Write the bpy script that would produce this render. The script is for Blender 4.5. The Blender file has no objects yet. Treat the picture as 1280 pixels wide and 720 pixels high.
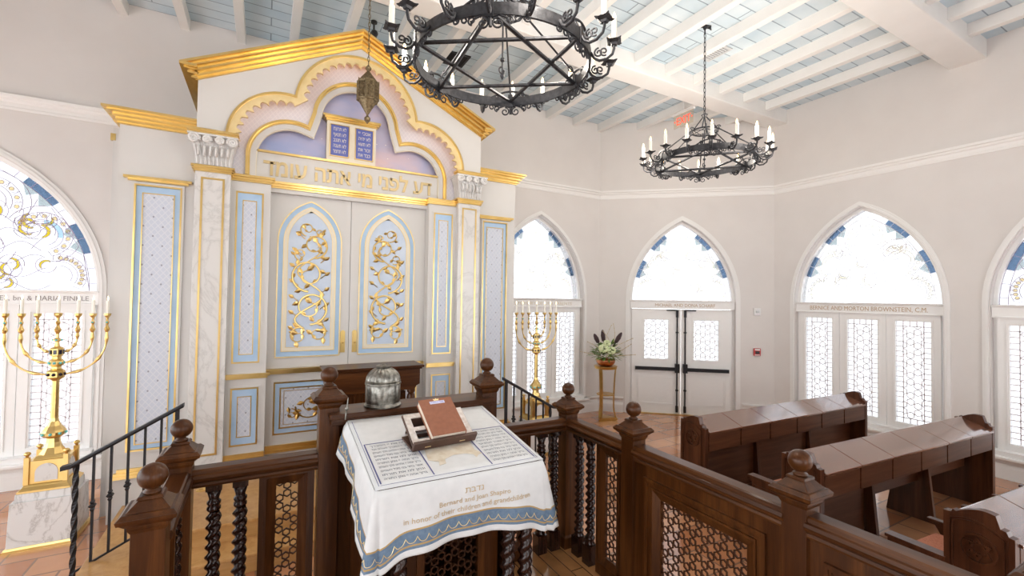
import bpy, bmesh, math, random
from mathutils import Vector, Matrix
from mathutils.geometry import tessellate_polygon
random.seed(7)
PI = math.pi
sc = bpy.context.scene
COL = sc.collection
def R(d): return math.radians(d)

# ------------------------------------------------------------------ materials
def newmat(name):
    m = bpy.data.materials.new(name); m.use_nodes = True
    nt = m.node_tree; b = nt.nodes['Principled BSDF']
    return m, nt, b
def plain(name, col, rough=.5, metal=0, coat=0, emit=None, es=0, spec=None):
    m, nt, b = newmat(name)
    b.inputs['Base Color'].default_value = (*col, 1)
    b.inputs['Roughness'].default_value = rough
    b.inputs['Metallic'].default_value = metal
    b.inputs['Coat Weight'].default_value = coat
    if spec is not None: b.inputs['Specular IOR Level'].default_value = spec
    if emit:
        b.inputs['Emission Color'].default_value = (*emit, 1); b.inputs['Emission Strength'].default_value = es
    return m
def N(nt, t, **k):
    n = nt.nodes.new(t)
    for a, v in k.items():
        if a in n.inputs: n.inputs[a].default_value = v
        else: setattr(n, a, v)
    return n
def ramp(nt, fac, stops):
    r = nt.nodes.new('ShaderNodeValToRGB'); nt.links.new(fac, r.inputs[0])
    e = r.color_ramp.elements
    while len(e) < len(stops): e.new(.5)
    for el, (p, c) in zip(e, stops): el.position = p; el.color = (*c, 1)
    return r.outputs[0]
def mapped(nt, scale, rot=(0,0,0), kind='Object'):
    tc = nt.nodes.new('ShaderNodeTexCoord'); mp = nt.nodes.new('ShaderNodeMapping')
    nt.links.new(tc.outputs[kind], mp.inputs[0]); mp.inputs['Scale'].default_value = scale; mp.inputs['Rotation'].default_value = rot
    return mp.outputs[0]
def bump(nt, b, h, strength=.2, dist=.01):
    bp = N(nt, 'ShaderNodeBump', Strength=strength, Distance=dist)
    nt.links.new(h, bp.inputs['Height']); nt.links.new(bp.outputs[0], b.inputs['Normal'])
def noisy(name, c1, c2, scale=3, rough=.5, metal=0, bumpy=0, coat=0, detail=4, aniso=(1,1,1)):
    m, nt, b = newmat(name)
    v = mapped(nt, aniso)
    n = N(nt, 'ShaderNodeTexNoise', Scale=scale, Detail=detail); nt.links.new(v, n.inputs['Vector'])
    nt.links.new(ramp(nt, n.outputs[0], [(.3, c1), (.7, c2)]), b.inputs['Base Color'])
    b.inputs['Roughness'].default_value = rough; b.inputs['Metallic'].default_value = metal; b.inputs['Coat Weight'].default_value = coat
    if bumpy: bump(nt, b, n.outputs[0], bumpy)
    return m
def wood(name, c1, c2, c3, axis='z', rough=.34, coat=.16, scale=9, spec=.22):
    m, nt, b = newmat(name)
    s = {'x': (.06, 1, 1), 'y': (1, .06, 1), 'z': (1, 1, .06)}[axis]
    v = mapped(nt, tuple(a*scale for a in s))
    n = N(nt, 'ShaderNodeTexNoise', Scale=1.6, Detail=6, Roughness=.6, Distortion=.6); nt.links.new(v, n.inputs['Vector'])
    n2 = N(nt, 'ShaderNodeTexNoise', Scale=14, Detail=3); nt.links.new(v, n2.inputs['Vector'])
    mx = N(nt, 'ShaderNodeMath', operation='MULTIPLY_ADD'); nt.links.new(n2.outputs[0], mx.inputs[0]); mx.inputs[1].default_value = .25; nt.links.new(n.outputs[0], mx.inputs[2])
    nt.links.new(ramp(nt, mx.outputs[0], [(.35, c1), (.6, c2), (.85, c3)]), b.inputs['Base Color'])
    b.inputs['Roughness'].default_value = rough; b.inputs['Coat Weight'].default_value = coat; b.inputs['Coat Roughness'].default_value = .12; b.inputs['Specular IOR Level'].default_value = spec
    bump(nt, b, mx.outputs[0], .05)
    return m
def planks(name, cols, size, rough, rot=0, mortar=(.05,.02,.01), msize=.012, coat=.3, bw=1.6, rh=.12, offset=.5, varscale=2):
    m, nt, b = newmat(name)
    v = mapped(nt, (1,1,1), (0,0,rot))
    br = N(nt, 'ShaderNodeTexBrick', Scale=1.0)
    br.inputs['Mortar Size'].default_value = msize; br.inputs['Brick Width'].default_value = bw; br.inputs['Row Height'].default_value = rh
    br.inputs['Mortar Smooth'].default_value = .2; br.inputs['Bias'].default_value = 0; br.offset = offset
    br.inputs['Color1'].default_value = (*cols[0],1); br.inputs['Color2'].default_value = (*cols[1],1); br.inputs['Mortar'].default_value = (*mortar,1)
    nt.links.new(v, br.inputs['Vector'])
    n = N(nt, 'ShaderNodeTexNoise', Scale=varscale, Detail=5); nt.links.new(v, n.inputs['Vector'])
    mx = nt.nodes.new('ShaderNodeMixRGB'); mx.blend_type = 'OVERLAY'; mx.inputs[0].default_value = .55
    nt.links.new(br.outputs[0], mx.inputs[1]); nt.links.new(ramp(nt, n.outputs[0], [(.3,(.3,.3,.3)),(.7,(.7,.7,.7))]), mx.inputs[2])
    nt.links.new(mx.outputs[0], b.inputs['Base Color'])
    b.inputs['Roughness'].default_value = rough; b.inputs['Coat Weight'].default_value = coat
    iv = N(nt, 'ShaderNodeMath', operation='SUBTRACT'); iv.inputs[0].default_value = 1; nt.links.new(br.outputs[1], iv.inputs[1])
    bump(nt, b, iv.outputs[0], .35, .004)
    return m

M = {}
M['wall'] = noisy('wall_paint', (.700,.665,.638), (.728,.694,.668), 2.5, .7)
M['trim'] = plain('trim_white', (.82,.805,.785), .45)
M['sash'] = plain('sash_white', (.86,.85,.835), .4)
M['ark'] = noisy('ark_ivory', (.615,.602,.582), (.645,.632,.612), 2, .4)
M['gold'] = noisy('gilding', (.70,.49,.17), (.82,.60,.25), 5, .28, 1.0, .02)
M['palegold'] = noisy('pale_gilding', (.80,.62,.30), (.88,.71,.40), 9, .35, .5, .02)
M['lettergold'] = noisy('letter_gilding', (.52,.40,.20), (.62,.49,.27), 9, .4, .4, .02)
M['brass'] = noisy('aged_brass', (.50,.30,.08), (.72,.48,.17), 6, .28, 1.0)
M['cream'] = plain('cream_gilt', (.76,.70,.57), .4)
M['blue'] = noisy('blue_band', (.36,.53,.74), (.44,.60,.80), 5, .5)
M['paleblue'] = noisy('pale_blue_field', (.50,.59,.735), (.61,.69,.80), 6, .55)
M['dark'] = plain('iron_black', (.025,.024,.027), .42, .6)
M['iron'] = noisy('wrought_iron', (.020,.021,.025), (.055,.056,.064), 30, .5, .5, .2)
M['candle'] = plain('candle_ivory', (.90,.88,.80), .45)
M['flame'] = plain('flame', (1,.7,.35), .5, emit=(1,.62,.26), es=6)
M['tip'] = plain('candle_flame_pale', (1,.85,.6), .5, emit=(1,.78,.45), es=2.5)
W1, W2, W3 = (.026,.0072,.0014), (.060,.0185,.0042), (.120,.042,.0105)
for ax in 'xyz': M['wood_'+ax] = wood('walnut_'+ax, W1, W2, W3, ax)
M['pew_x'] = wood('pew_mahogany_x', (.045,.014,.006), (.085,.030,.013), (.14,.054,.025), 'x', .36, .15)
M['pew_z'] = wood('pew_mahogany_z', (.036,.011,.0045), (.070,.023,.010), (.12,.044,.019), 'z', .34, .2)
M['pew_lid'] = wood('pew_lid_varnish', (.095,.034,.018), (.15,.058,.032), (.21,.09,.052), 'x', .11, 1.0, spec=.5)
M['pew_lid'].node_tree.nodes['Principled BSDF'].inputs['Coat IOR'].default_value = 1.75
M['dkwood'] = wood('turned_dark_wood', (.014,.005,.003), (.026,.009,.006), (.045,.016,.010), 'z', .22, .5)
M['latwood'] = wood('lattice_wood', (.026,.009,.004), (.048,.017,.007), (.08,.030,.012), 'z', .38, .05)
M['oak'] = wood('step_oak', (.38,.19,.060), (.50,.27,.095), (.58,.34,.14), 'z', .32, .25, 7)
M['oakx'] = wood('step_oak_x', (.38,.19,.060), (.50,.27,.095), (.58,.34,.14), 'x', .32, .25, 7)
M['tile'] = planks('terracotta_tile', ((.43,.175,.078),(.58,.285,.145)), 1, .15, 0, (.26,.15,.095), .009, .5, .46, .31, .5, 1.3)
M['bfloor'] = planks('platform_planks', ((.22,.095,.032),(.36,.175,.068)), 1, .17, R(90), (.04,.016,.008), .004, .6, 1.4, .11, .37, 5)
M['ceil'] = planks('ceiling_boards', ((.56,.67,.745),(.64,.74,.80)), 1, .6, 0, (.28,.36,.43), .008, 0, 2.6, .20, .5, 2)
M['beam'] = noisy('beam_paint', (.79,.775,.75), (.83,.815,.79), 3, .6)
M['silver'] = noisy('old_silver', (.10,.095,.08), (.46,.45,.41), 26, .38, 1.0, .4)
M['cloth'] = noisy('white_cloth', (.72,.735,.745), (.78,.79,.80), 18, .75)
M['clothblue'] = noisy('woven_blue', (.115,.185,.285), (.165,.245,.35), 60, .7)
M['thread'] = plain('gold_thread', (.50,.33,.13), .6, .1)
M['dedication'] = plain('tan_embroidery', (.60,.47,.30), .7)
M['tanprint'] = noisy('tan_print', (.66,.56,.42), (.80,.74,.63), 22, .8)
M['ink'] = plain('print_ink', (.10,.13,.19), .8)
M['inkblue'] = plain('print_border', (.10,.11,.30), .8)
M['bookcover'] = noisy('brown_book_cloth', (.26,.088,.042), (.31,.11,.055), 40, .55)
M['paper'] = plain('paper_edges', (.80,.70,.58), .8)
M['stand'] = noisy('book_stand_dark', (.055,.026,.017), (.10,.05,.034), 8, .4)
M['standtop'] = noisy('book_stand_top', (.55,.48,.43), (.75,.70,.66), 40, .25)
M['label'] = plain('book_label', (.62,.64,.86), .5)
M['labelblue'] = plain('book_label_text', (.08,.09,.45), .5)
M['red'] = plain('alarm_red', (.55,.03,.03), .35)
M['signred'] = plain('exit_letters', (.9,.06,.03), .4, emit=(1,.08,.03), es=1.0)
M['black'] = plain('black_paint', (.02,.02,.02), .4)
M['offwhite'] = plain('device_white', (.78,.77,.76), .35)
M['cush'] = noisy('woven_seat_cloth', (.42,.14,.075), (.56,.23,.14), 90, .85, bumpy=.2)
M['turq'] = plain('turquoise', (.16,.62,.62), .25)
M['gem'] = plain('dark_gem', (.012,.01,.03), .1)
M['came'] = plain('lead_came', (.84,.79,.83), .6)
M['camedark'] = plain('lead_came_dark', (.42,.35,.48), .5)
M['letter'] = plain('inscription_letters', (.50,.36,.23), .6)
M['lettergrey'] = plain('inscription_letters_grey', (.34,.31,.30), .6)
M['scarf'] = plain('vent_white', (.62,.64,.65), .5)
M['lantern'] = noisy('pierced_bronze', (.09,.065,.035), (.28,.22,.13), 45, .45, .8, .4)
M['leaf1'] = noisy('leaf_green', (.05,.12,.02), (.18,.28,.05), 9, .5)
M['leaf2'] = noisy('leaf_light', (.20,.30,.07), (.42,.48,.18), 9, .5)
M['bloom'] = noisy('pale_bloom', (.66,.76,.40), (.80,.84,.58), 30, .6)
M['darkbloom'] = plain('dark_bloom', (.045,.02,.025), .6)
M['copper'] = plain('copper_bowl', (.55,.22,.10), .3, 1)
M['twig'] = plain('twig', (.55,.45,.28), .7)
M['sky'] = None

def marble(name, base, vein, scale=2.2):
    m, nt, b = newmat(name)
    v = mapped(nt, (1,1,.6), (.4,.7,.3))
    n = N(nt, 'ShaderNodeTexNoise', Scale=scale, Detail=8, Roughness=.6, Distortion=2.2); nt.links.new(v, n.inputs['Vector'])
    d = N(nt, 'ShaderNodeMath', operation='SUBTRACT'); nt.links.new(n.outputs[0], d.inputs[0]); d.inputs[1].default_value = .5
    a = N(nt, 'ShaderNodeMath', operation='ABSOLUTE'); nt.links.new(d.outputs[0], a.inputs[0])
    nt.links.new(ramp(nt, a.outputs[0], [(0, vein), (.014, tuple(.6*x+.4*y for x,y in zip(base,vein))), (.05, base)]), b.inputs['Base Color'])
    b.inputs['Roughness'].default_value = .22
    return m
M['marble'] = marble('veined_marble', (.69,.68,.665), (.57,.56,.545), 1.7)
M['marble2'] = marble('pedestal_marble', (.72,.71,.70), (.50,.48,.465), 2.0)

def skymat():
    m, nt, b = newmat('painted_sky')
    v = mapped(nt, (.8,1,1.3))
    n = N(nt, 'ShaderNodeTexNoise', Scale=1.7, Detail=4, Distortion=.5); nt.links.new(v, n.inputs['Vector'])
    c1 = ramp(nt, n.outputs[0], [(.30,(.36,.42,.68)), (.5,(.52,.50,.68)), (.70,(.68,.52,.56))])
    vo = N(nt, 'ShaderNodeTexVoronoi', Scale=9); nt.links.new(v, vo.inputs['Vector'])
    st = ramp(nt, vo.outputs[0], [(.0,(1,1,1)), (.055,(1,1,1)), (.075,(0,0,0))])
    mx = nt.nodes.new('ShaderNodeMixRGB'); nt.links.new(st, mx.inputs[0]); nt.links.new(c1, mx.inputs[1]); mx.inputs[2].default_value = (.95,.88,.78,1)
    nt.links.new(mx.outputs[0], b.inputs['Base Color']); b.inputs['Roughness'].default_value = .7
    return m
M['sky'] = skymat()
def damask(name, base, line, dot, sc_=9.):
    # diamond trellis with small dots, in the x-z plane
    m, nt, b = newmat(name)
    v = mapped(nt, (sc_*1.0, 0, sc_*.8), (0, R(45), 0))
    ch = N(nt, 'ShaderNodeTexBrick', Scale=1.0); ch.offset = 0
    v2 = nt.nodes.new('ShaderNodeSeparateXYZ'); nt.links.new(v, v2.inputs[0])
    cb = nt.nodes.new('ShaderNodeCombineXYZ'); nt.links.new(v2.outputs[0], cb.inputs[0]); nt.links.new(v2.outputs[2], cb.inputs[1])
    ch.inputs['Brick Width'].default_value = .5; ch.inputs['Row Height'].default_value = .5; ch.inputs['Mortar Size'].default_value = .05
    ch.inputs['Color1'].default_value = (*base,1); ch.inputs['Color2'].default_value = (*base,1); ch.inputs['Mortar'].default_value = (*line,1)
    nt.links.new(cb.outputs[0], ch.inputs['Vector'])
    vo = N(nt, 'ShaderNodeTexVoronoi', Scale=.70); vo.inputs['Randomness'].default_value = 0; vo.voronoi_dimensions = '2D'; nt.links.new(cb.outputs[0], vo.inputs['Vector'])
    st = ramp(nt, vo.outputs[0], [(.0,(1,1,1)), (.055,(1,1,1)), (.085,(0,0,0))])
    mx = nt.nodes.new('ShaderNodeMixRGB'); nt.links.new(st, mx.inputs[0]); nt.links.new(ch.outputs[0], mx.inputs[1]); mx.inputs[2].default_value = (*dot,1)
    nt.links.new(mx.outputs[0], b.inputs['Base Color']); b.inputs['Roughness'].default_value = .6
    return m
M['damask'] = damask('trellis_silk', (.58,.625,.72), (.66,.69,.76), (.30,.31,.37), 13)
M['lavender'] = damask('lavender_silk', (.72,.705,.775), (.78,.765,.82), (.78,.765,.82), 14)

def glass(name, col, trans=.75):
    m = bpy.data.materials.new(name); m.use_nodes = True; nt = m.node_tree; nt.nodes.clear()
    o = nt.nodes.new('ShaderNodeOutputMaterial'); t = nt.nodes.new('ShaderNodeBsdfTransparent'); d = nt.nodes.new('ShaderNodeBsdfTranslucent'); mx = nt.nodes.new('ShaderNodeMixShader')
    t.inputs[0].default_value = (*col,1); d.inputs[0].default_value = (*col,1); mx.inputs[0].default_value = 1-trans
    nt.links.new(t.outputs[0], mx.inputs[1]); nt.links.new(d.outputs[0], mx.inputs[2]); nt.links.new(mx.outputs[0], o.inputs[0])
    return m
M['pane'] = glass('obscured_glass', (.535,.54,.55), .9)
M['g_blue'] = glass('blue_glass', (.36,.44,.54), .9)
M['g_yellow'] = glass('yellow_glass', (.83,.72,.20), .9)
M['g_pale'] = glass('pale_blue_glass', (.66,.78,.84), .9)
M['g_amber'] = glass('amber_glass', (.86,.77,.56), .9)
M['g_grey'] = glass('grey_green_glass', (.66,.70,.70), .9)
M['g_glare'] = glass('glare_paled_glass', (.94,.92,.84), .9)  # yellow, pale and amber pieces bleached in colour to imitate glare
M['acrylic'] = glass('clear_acrylic', (.97,.93,.86), .8)

# ------------------------------------------------------------------ mesh builder
XZ = lambda s, z, d: (s, d, z)
class MB:
    def __init__(self): self.v = []; self.f = []; self.mi = []; self.cur = 0; self.smooth = set(); self.sm = False
    def add(self, vs, fs):
        o = len(self.v); self.v += [tuple(p) for p in vs]
        for f in fs:
            if self.sm: self.smooth.add(len(self.f))
            self.f.append([i+o for i in f]); self.mi.append(self.cur)
    def ring(self, outer, inner, do, di, f=XZ):
        n = len(outer)
        vs = [f(*p, -do) for p in outer]+[f(*p, -di) for p in inner]+[f(*p, di) for p in inner]+[f(*p, do) for p in outer]
        self.add(vs, [(q*n+i, q*n+(i+1)%n, ((q+1)%4)*n+(i+1)%n, ((q+1)%4)*n+i) for i in range(n) for q in range(4)])
    def box(self, x0, x1, y0, y1, z0, z1, f=None):
        vs = [(x,y,z) for z in (z0,z1) for y in (y0,y1) for x in (x0,x1)]
        if f: vs = [f(*p) for p in vs]
        self.add(vs, [(0,1,3,2),(4,6,7,5),(0,4,5,1),(2,3,7,6),(0,2,6,4),(1,5,7,3)])
    def frustum(self, cx, cy, z0, z1, a0, a1, b0=None, b1=None):
        b0 = a0 if b0 is None else b0; b1 = a1 if b1 is None else b1
        vs = [(cx-a0,cy-b0,z0),(cx+a0,cy-b0,z0),(cx+a0,cy+b0,z0),(cx-a0,cy+b0,z0),(cx-a1,cy-b1,z1),(cx+a1,cy-b1,z1),(cx+a1,cy+b1,z1),(cx-a1,cy+b1,z1)]
        self.add(vs, [(3,2,1,0),(4,5,6,7),(0,1,5,4),(1,2,6,5),(2,3,7,6),(3,0,4,7)])
    def plate(self, loops, d0, d1, f=XZ):
        """outer loop + holes in (s,z), thickness d0..d1"""
        flat = [p for l in loops for p in l]; n = len(flat)
        tri = tessellate_polygon([[Vector((p[0],p[1],0)) for p in l] for l in loops])
        vs = [f(p[0],p[1],d0) for p in flat] + [f(p[0],p[1],d1) for p in flat]
        fs = [tuple(t) for t in tri] + [tuple(i+n for i in reversed(t)) for t in tri]
        o = 0
        for l in loops:
            k = len(l)
            for i in range(k):
                a, b = o+i, o+(i+1)%k; fs.append((a,b,b+n,a+n))
            o += k
        self.add(vs, fs)
    def band(self, path, a, b, d0, d1, f=XZ, closed=False):
        A, B = offset(path, a, closed), offset(path, b, closed); n = len(path)
        vs = [f(p[0],p[1],d0) for p in A] + [f(p[0],p[1],d0) for p in B] + [f(p[0],p[1],d1) for p in B] + [f(p[0],p[1],d1) for p in A]
        fs = []
        for i in range(n if closed else n-1):
            j = (i+1) % n
            for q in range(4): r = (q+1) % 4; fs.append((q*n+i, q*n+j, r*n+j, r*n+i))
        if not closed: fs += [(0,n,2*n,3*n), (n-1,4*n-1,3*n-1,2*n-1)]
        self.add(vs, fs)
    def extr(self, prof, t0, t1, f):
        """profile polygon (a,b) swept from t0 to t1, f(t,a,b)->xyz"""
        n = len(prof)
        vs = [f(t0,a,b) for a,b in prof] + [f(t1,a,b) for a,b in prof]
        self.add(vs, [tuple(range(n)), tuple(range(2*n-1,n-1,-1))] + [(i,(i+1)%n,(i+1)%n+n,i+n) for i in range(n)])
    def lathe(self, prof, c=(0,0,0), seg=16, f=None, cap=True, sq=None):
        vs = []; n = len(prof)
        for r, z in prof:
            for k in range(seg):
                t = 2*PI*(k+.5)/seg; p = (c[0]+r*math.cos(t), c[1]+r*math.sin(t), c[2]+z); vs.append(f(*p) if f else p)
        fs = [(i*seg+k, i*seg+(k+1)%seg, (i+1)*seg+(k+1)%seg, (i+1)*seg+k) for i in range(n-1) for k in range(seg)]
        if cap: fs += [tuple(range(seg-1,-1,-1)), tuple((n-1)*seg+k for k in range(seg))]
        self.add(vs, fs)
    def tube(self, pts, r, seg=6, closed=False, cap=True):
        pts = [Vector(p) for p in pts]; n = len(pts); rs = r if isinstance(r, (list,tuple)) else [r]*n
        vs = []; up = None
        for i, p in enumerate(pts):
            if closed: t = pts[(i+1)%n]-pts[i-1]
            else: t = pts[min(i+1,n-1)]-pts[max(i-1,0)]
            if t.length < 1e-9: t = Vector((0,0,1))
            t.normalize()
            if up is None:
                up = Vector((0,0,1)) if abs(t.z) < .9 else Vector((1,0,0))
            u = up - t*up.dot(t)
            if u.length < 1e-5: u = t.orthogonal()
            u.normalize(); w = t.cross(u); up = u
            for k in range(seg):
                a = 2*PI*k/seg; vs.append(p + (u*math.cos(a)+w*math.sin(a))*rs[i])
        fs = []
        for i in range(n if closed else n-1):
            j = (i+1) % n
            for k in range(seg): fs.append((i*seg+k, i*seg+(k+1)%seg, j*seg+(k+1)%seg, j*seg+k))
        if cap and not closed: fs += [tuple(range(seg-1,-1,-1)), tuple((n-1)*seg+k for k in range(seg))]
        self.add(vs, fs)
    def ball(self, c, r, seg=14, rings=9, sz=1.):
        self.lathe([(max(1e-4, r*math.sin(PI*i/rings)), -r*sz*math.cos(PI*i/rings)) for i in range(rings+1)], c, seg)
    def mesh(self, vs, fs, f): self.add([f(*p) for p in vs], fs)
    def build(self, name, mats, parent=None, bevel=0, weld=0):
        me = bpy.data.meshes.new(name)
        org = parent.get('_org', (0,0,0)) if parent else (0,0,0)
        me.from_pydata([(x-org[0], y-org[1], z-org[2]) for x,y,z in self.v], [], self.f)
        if not isinstance(mats, (list,tuple)): mats = [mats]
        for m in mats: me.materials.append(M[m] if isinstance(m, str) else m)
        if any(self.mi): me.polygons.foreach_set('material_index', self.mi)
        if self.smooth: me.polygons.foreach_set('use_smooth', [i in self.smooth for i in range(len(self.f))])
        bm = bmesh.new(); bm.from_mesh(me)
        if weld: bmesh.ops.remove_doubles(bm, verts=bm.verts, dist=weld)
        bmesh.ops.recalc_face_normals(bm, faces=bm.faces); bm.to_mesh(me); bm.free()
        me.validate(); me.update()
        o = bpy.data.objects.new(name, me); COL.objects.link(o)
        if parent: o.parent = parent; o['_org'] = org
        if bevel:
            b = o.modifiers.new('bevel', 'BEVEL'); b.width = bevel; b.segments = 2; b.limit_method = 'ANGLE'; b.angle_limit = R(40)
        return o
def offset(path, d, closed=False):
    if abs(d) < 1e-9: return list(path)
    n = len(path); out = []
    for i, p in enumerate(path):
        if closed: a, b = path[i-1], path[(i+1)%n]
        else: a, b = path[max(i-1,0)], path[min(i+1,n-1)]
        def nrm(p, q):
            x, y = q[0]-p[0], q[1]-p[1]; l = math.hypot(x,y) or 1; return (-y/l, x/l)
        n1 = nrm(a,p) if a != p else nrm(p,b); n2 = nrm(p,b) if b != p else n1
        mx, my = n1[0]+n2[0], n1[1]+n2[1]; l2 = mx*mx+my*my
        k = 2/l2 if l2 > .35 else 2/.35
        out.append((p[0]+mx*k*d, p[1]+my*k*d))
    return out
def arc(cx, cz, r, a0, a1, n=16):
    return [(cx+r*math.cos(R(a0+(a1-a0)*i/n)), cz+r*math.sin(R(a0+(a1-a0)*i/n))) for i in range(n+1)]
def gothic(cx, w, z0, zs, rise, n=14):
    """pointed-arch outline from lower right, over the apex, to lower left (open path)"""
    c = (rise*rise-w*w)/(2*w); Rr = w+c
    a1 = math.degrees(math.atan2(rise, c))
    right = [(cx-c+Rr*math.cos(R(a1*i/n)), zs+Rr*math.sin(R(a1*i/n))) for i in range(n+1)]
    left = [(2*cx-x, z) for x, z in reversed(right[:-1])]
    pts = right+left
    if z0 < zs-1e-6: pts = [(cx+w,z0)]+pts+[(cx-w,z0)]
    return pts
def rect(s0, s1, z0, z1): return [(s1,z0),(s1,z1),(s0,z1),(s0,z0)]   # counter-clockwise

def tag(o, label=None, cat=None, group=None, kind=None):
    if label: o['label'] = label
    if cat: o['category'] = cat
    if group: o['group'] = group
    if kind: o['kind'] = kind
    return o
def thing(name, label, cat, loc=(0,0,0), group=None, world=True):
    o = bpy.data.objects.new(name, None); COL.objects.link(o); o.location = loc; o.empty_display_size = .1
    o['_org'] = loc if world else (0,0,0)
    return tag(o, label, cat, group)
def struct(name, loc=(0,0,0)):
    o = bpy.data.objects.new(name, None); COL.objects.link(o); o.location = loc; o['_org'] = loc; o['kind'] = 'structure'
    return o
def kids(o): return [c for c in o.children]
def copy_part(o, parent):
    c = o.copy(); COL.objects.link(c); c.parent = parent
    for ch in kids(o): copy_part(ch, c)
    return c
def copy_thing(o, loc, rz=None, label=None, group=None):
    c = o.copy(); COL.objects.link(c); c.location = loc
    if rz is not None: c.rotation_euler = (0,0,rz)
    if label: c['label'] = label
    if group: c['group'] = group
    for ch in kids(o): copy_part(ch, c)
    return c
FONTC = {}
def text_mesh(s, size, align='CENTER', ex=0.002, res=2, bold=0):
    key = (s,size,align,ex,res,bold)
    if key in FONTC: return FONTC[key]
    cu = bpy.data.curves.new('lettering', 'FONT'); cu.body = s; cu.size = size; cu.align_x = align; cu.resolution_u = res; cu.fill_mode = 'NONE'
    ob = bpy.data.objects.new('lettering', cu); COL.objects.link(ob)
    bpy.context.view_layer.update()
    me = bpy.data.meshes.new_from_object(ob.evaluated_get(bpy.context.evaluated_depsgraph_get()))
    nb = {}
    for e in me.edges:
        a, b = e.vertices; nb.setdefault(a, []).append(b); nb.setdefault(b, []).append(a)
    seen = set(); loops = []
    for a in nb:                                   # follow the outline of every stroke
        if a in seen: continue
        lp = [a]; seen.add(a); cur = a
        while True:
            nx = [q for q in nb[cur] if q not in seen]
            if not nx: break
            cur = nx[0]; seen.add(cur); lp.append(cur)
        if len(lp) > 2: loops.append([(me.vertices[q].co.x, me.vertices[q].co.y) for q in lp])
    def inside(p, lp):
        c = False
        for i in range(len(lp)):
            (x0,y0),(x1,y1) = lp[i-1], lp[i]
            if (y0 > p[1]) != (y1 > p[1]) and p[0] < (x1-x0)*(p[1]-y0)/(y1-y0)+x0: c = not c
        return c
    par = []
    for i, l in enumerate(loops):                  # a stroke wholly inside another is the hole of that one
        own = [j for j, m_ in enumerate(loops) if j != i and all(inside(p, m_) for p in l)]
        par.append(own[0] if len(own) % 2 else None)
    if bold:
        for i, l in enumerate(loops):
            ar = sum(l[k-1][0]*l[k][1]-l[k][0]*l[k-1][1] for k in range(len(l)))
            l = [p for k, p in enumerate(l) if math.dist(p, l[k-1]) > 1e-5]
            loops[i] = offset(l, (-bold if ar > 0 else bold)*(1 if par[i] is None else -1), True)
    tm = MB()
    for i, l in enumerate(loops):
        if par[i] is None:
            holes = [loops[j] for j in range(len(loops)) if par[j] == i]
            if ex > 0: tm.plate([l]+holes, -ex, ex, lambda a,b,d: (a,b,d))
            else:
                fl_ = [p for q in [l]+holes for p in q]; tm.add([(a,b,0) for a,b in fl_], [tuple(t) for t in tessellate_polygon([[Vector((a,b,0)) for a,b in q] for q in [l]+holes])])
    r = (tm.v, tm.f)
    bpy.data.objects.remove(ob); bpy.data.curves.remove(cu); bpy.data.meshes.remove(me)
    FONTC[key] = r
    return r
def text(mb, s, size, f, align='CENTER', ex=.002, width=None, res=2):
    vs, fs = text_mesh(s, size, align, ex, res)
    if not vs: return
    k = 1
    if width:
        xs = [v[0] for v in vs]; k = width/(max(xs)-min(xs))
    mb.add([f(x*k, y, z) for x,y,z in vs], fs)
def hexes(mb, s0, s1, z0, z1, sp, ro, ri, d0, d1, f=XZ, phase=0):
    """star-and-hexagon lattice: hexagons touching at their points, every third site an open star"""
    dx = sp*math.sqrt(3)/2; nc = int((s1-s0)/dx)+2; nr = int((z1-z0)/sp)+3
    cl = lambda v,a,b: min(max(v,a),b)
    for i in range(-1, nc+1):
        x = s0 + (i+.5*phase)*dx
        if x < s0-dx*.6 or x > s1+dx*.6: continue
        for j in range(-2, nr+1):
            z = z0 + (j + .5*(i%2))*sp
            if (i - (2*j + (i%2) - i)//2) % 3 == 0: continue      # three-colouring: every third site stays an open star
            if z < z0-sp*.6 or z > z1+sp*.6: continue
            o = [(x+ro*math.cos(R(90+60*q)), z+ro*math.sin(R(90+60*q))) for q in range(6)]
            n_ = [(x+ri*math.cos(R(90+60*q)), z+ri*math.sin(R(90+60*q))) for q in range(6)]
            o = [(cl(a,s0,s1), cl(b,z0,z1)) for a,b in o]; n_ = [(cl(a,s0,s1), cl(b,z0,z1)) for a,b in n_]
            if max(a for a,b in o)-min(a for a,b in o) < 1e-4 or max(b for a,b in o)-min(b for a,b in o) < 1e-4: continue
            vs = [f(a,b,d0) for a,b in o]+[f(a,b,d0) for a,b in n_]+[f(a,b,d1) for a,b in o]+[f(a,b,d1) for a,b in n_]
            fs = []
            for q in range(6):
                r = (q+1)%6
                fs += [(q,r,6+r,6+q), (12+q,18+q,18+r,12+r), (q,12+q,12+r,r), (6+q,6+r,18+r,18+q)]
            mb.add(vs, fs)
WORLD, CANDLE, COVE, EXPO = 4.0, 28, 2.5, .31
# ================================================================== ROOM
XC = .95                      # axis of the ark and the platform
H = 5.85
C1 = (6.0, 7.2); C2 = (8.484, 5.088); XR = 8.484
DL = math.hypot(C2[0]-C1[0], C2[1]-C1[1]); DD = ((C2[0]-C1[0])/DL, (C2[1]-C1[1])/DL); DO = (-DD[1], DD[0])
fA = lambda s, z, d: (s, 7.2+d, z)                                   # wall behind the ark, s = x
fD = lambda s, z, d: (C1[0]+DD[0]*s+DO[0]*d, C1[1]+DD[1]*s+DO[1]*d, z)
fN = lambda s, z, d: (s, -3.2-d, z)                                  # wall behind the camera
fL = lambda s, z, d: (-5.2-d, s, z)                                  # left wall, outside the picture
fR = lambda s, z, d: (XR+d, 5.088-s, z)                              # right wall, s runs towards the camera
ZT = 2.256                    # transom height of every window and of the door

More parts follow.
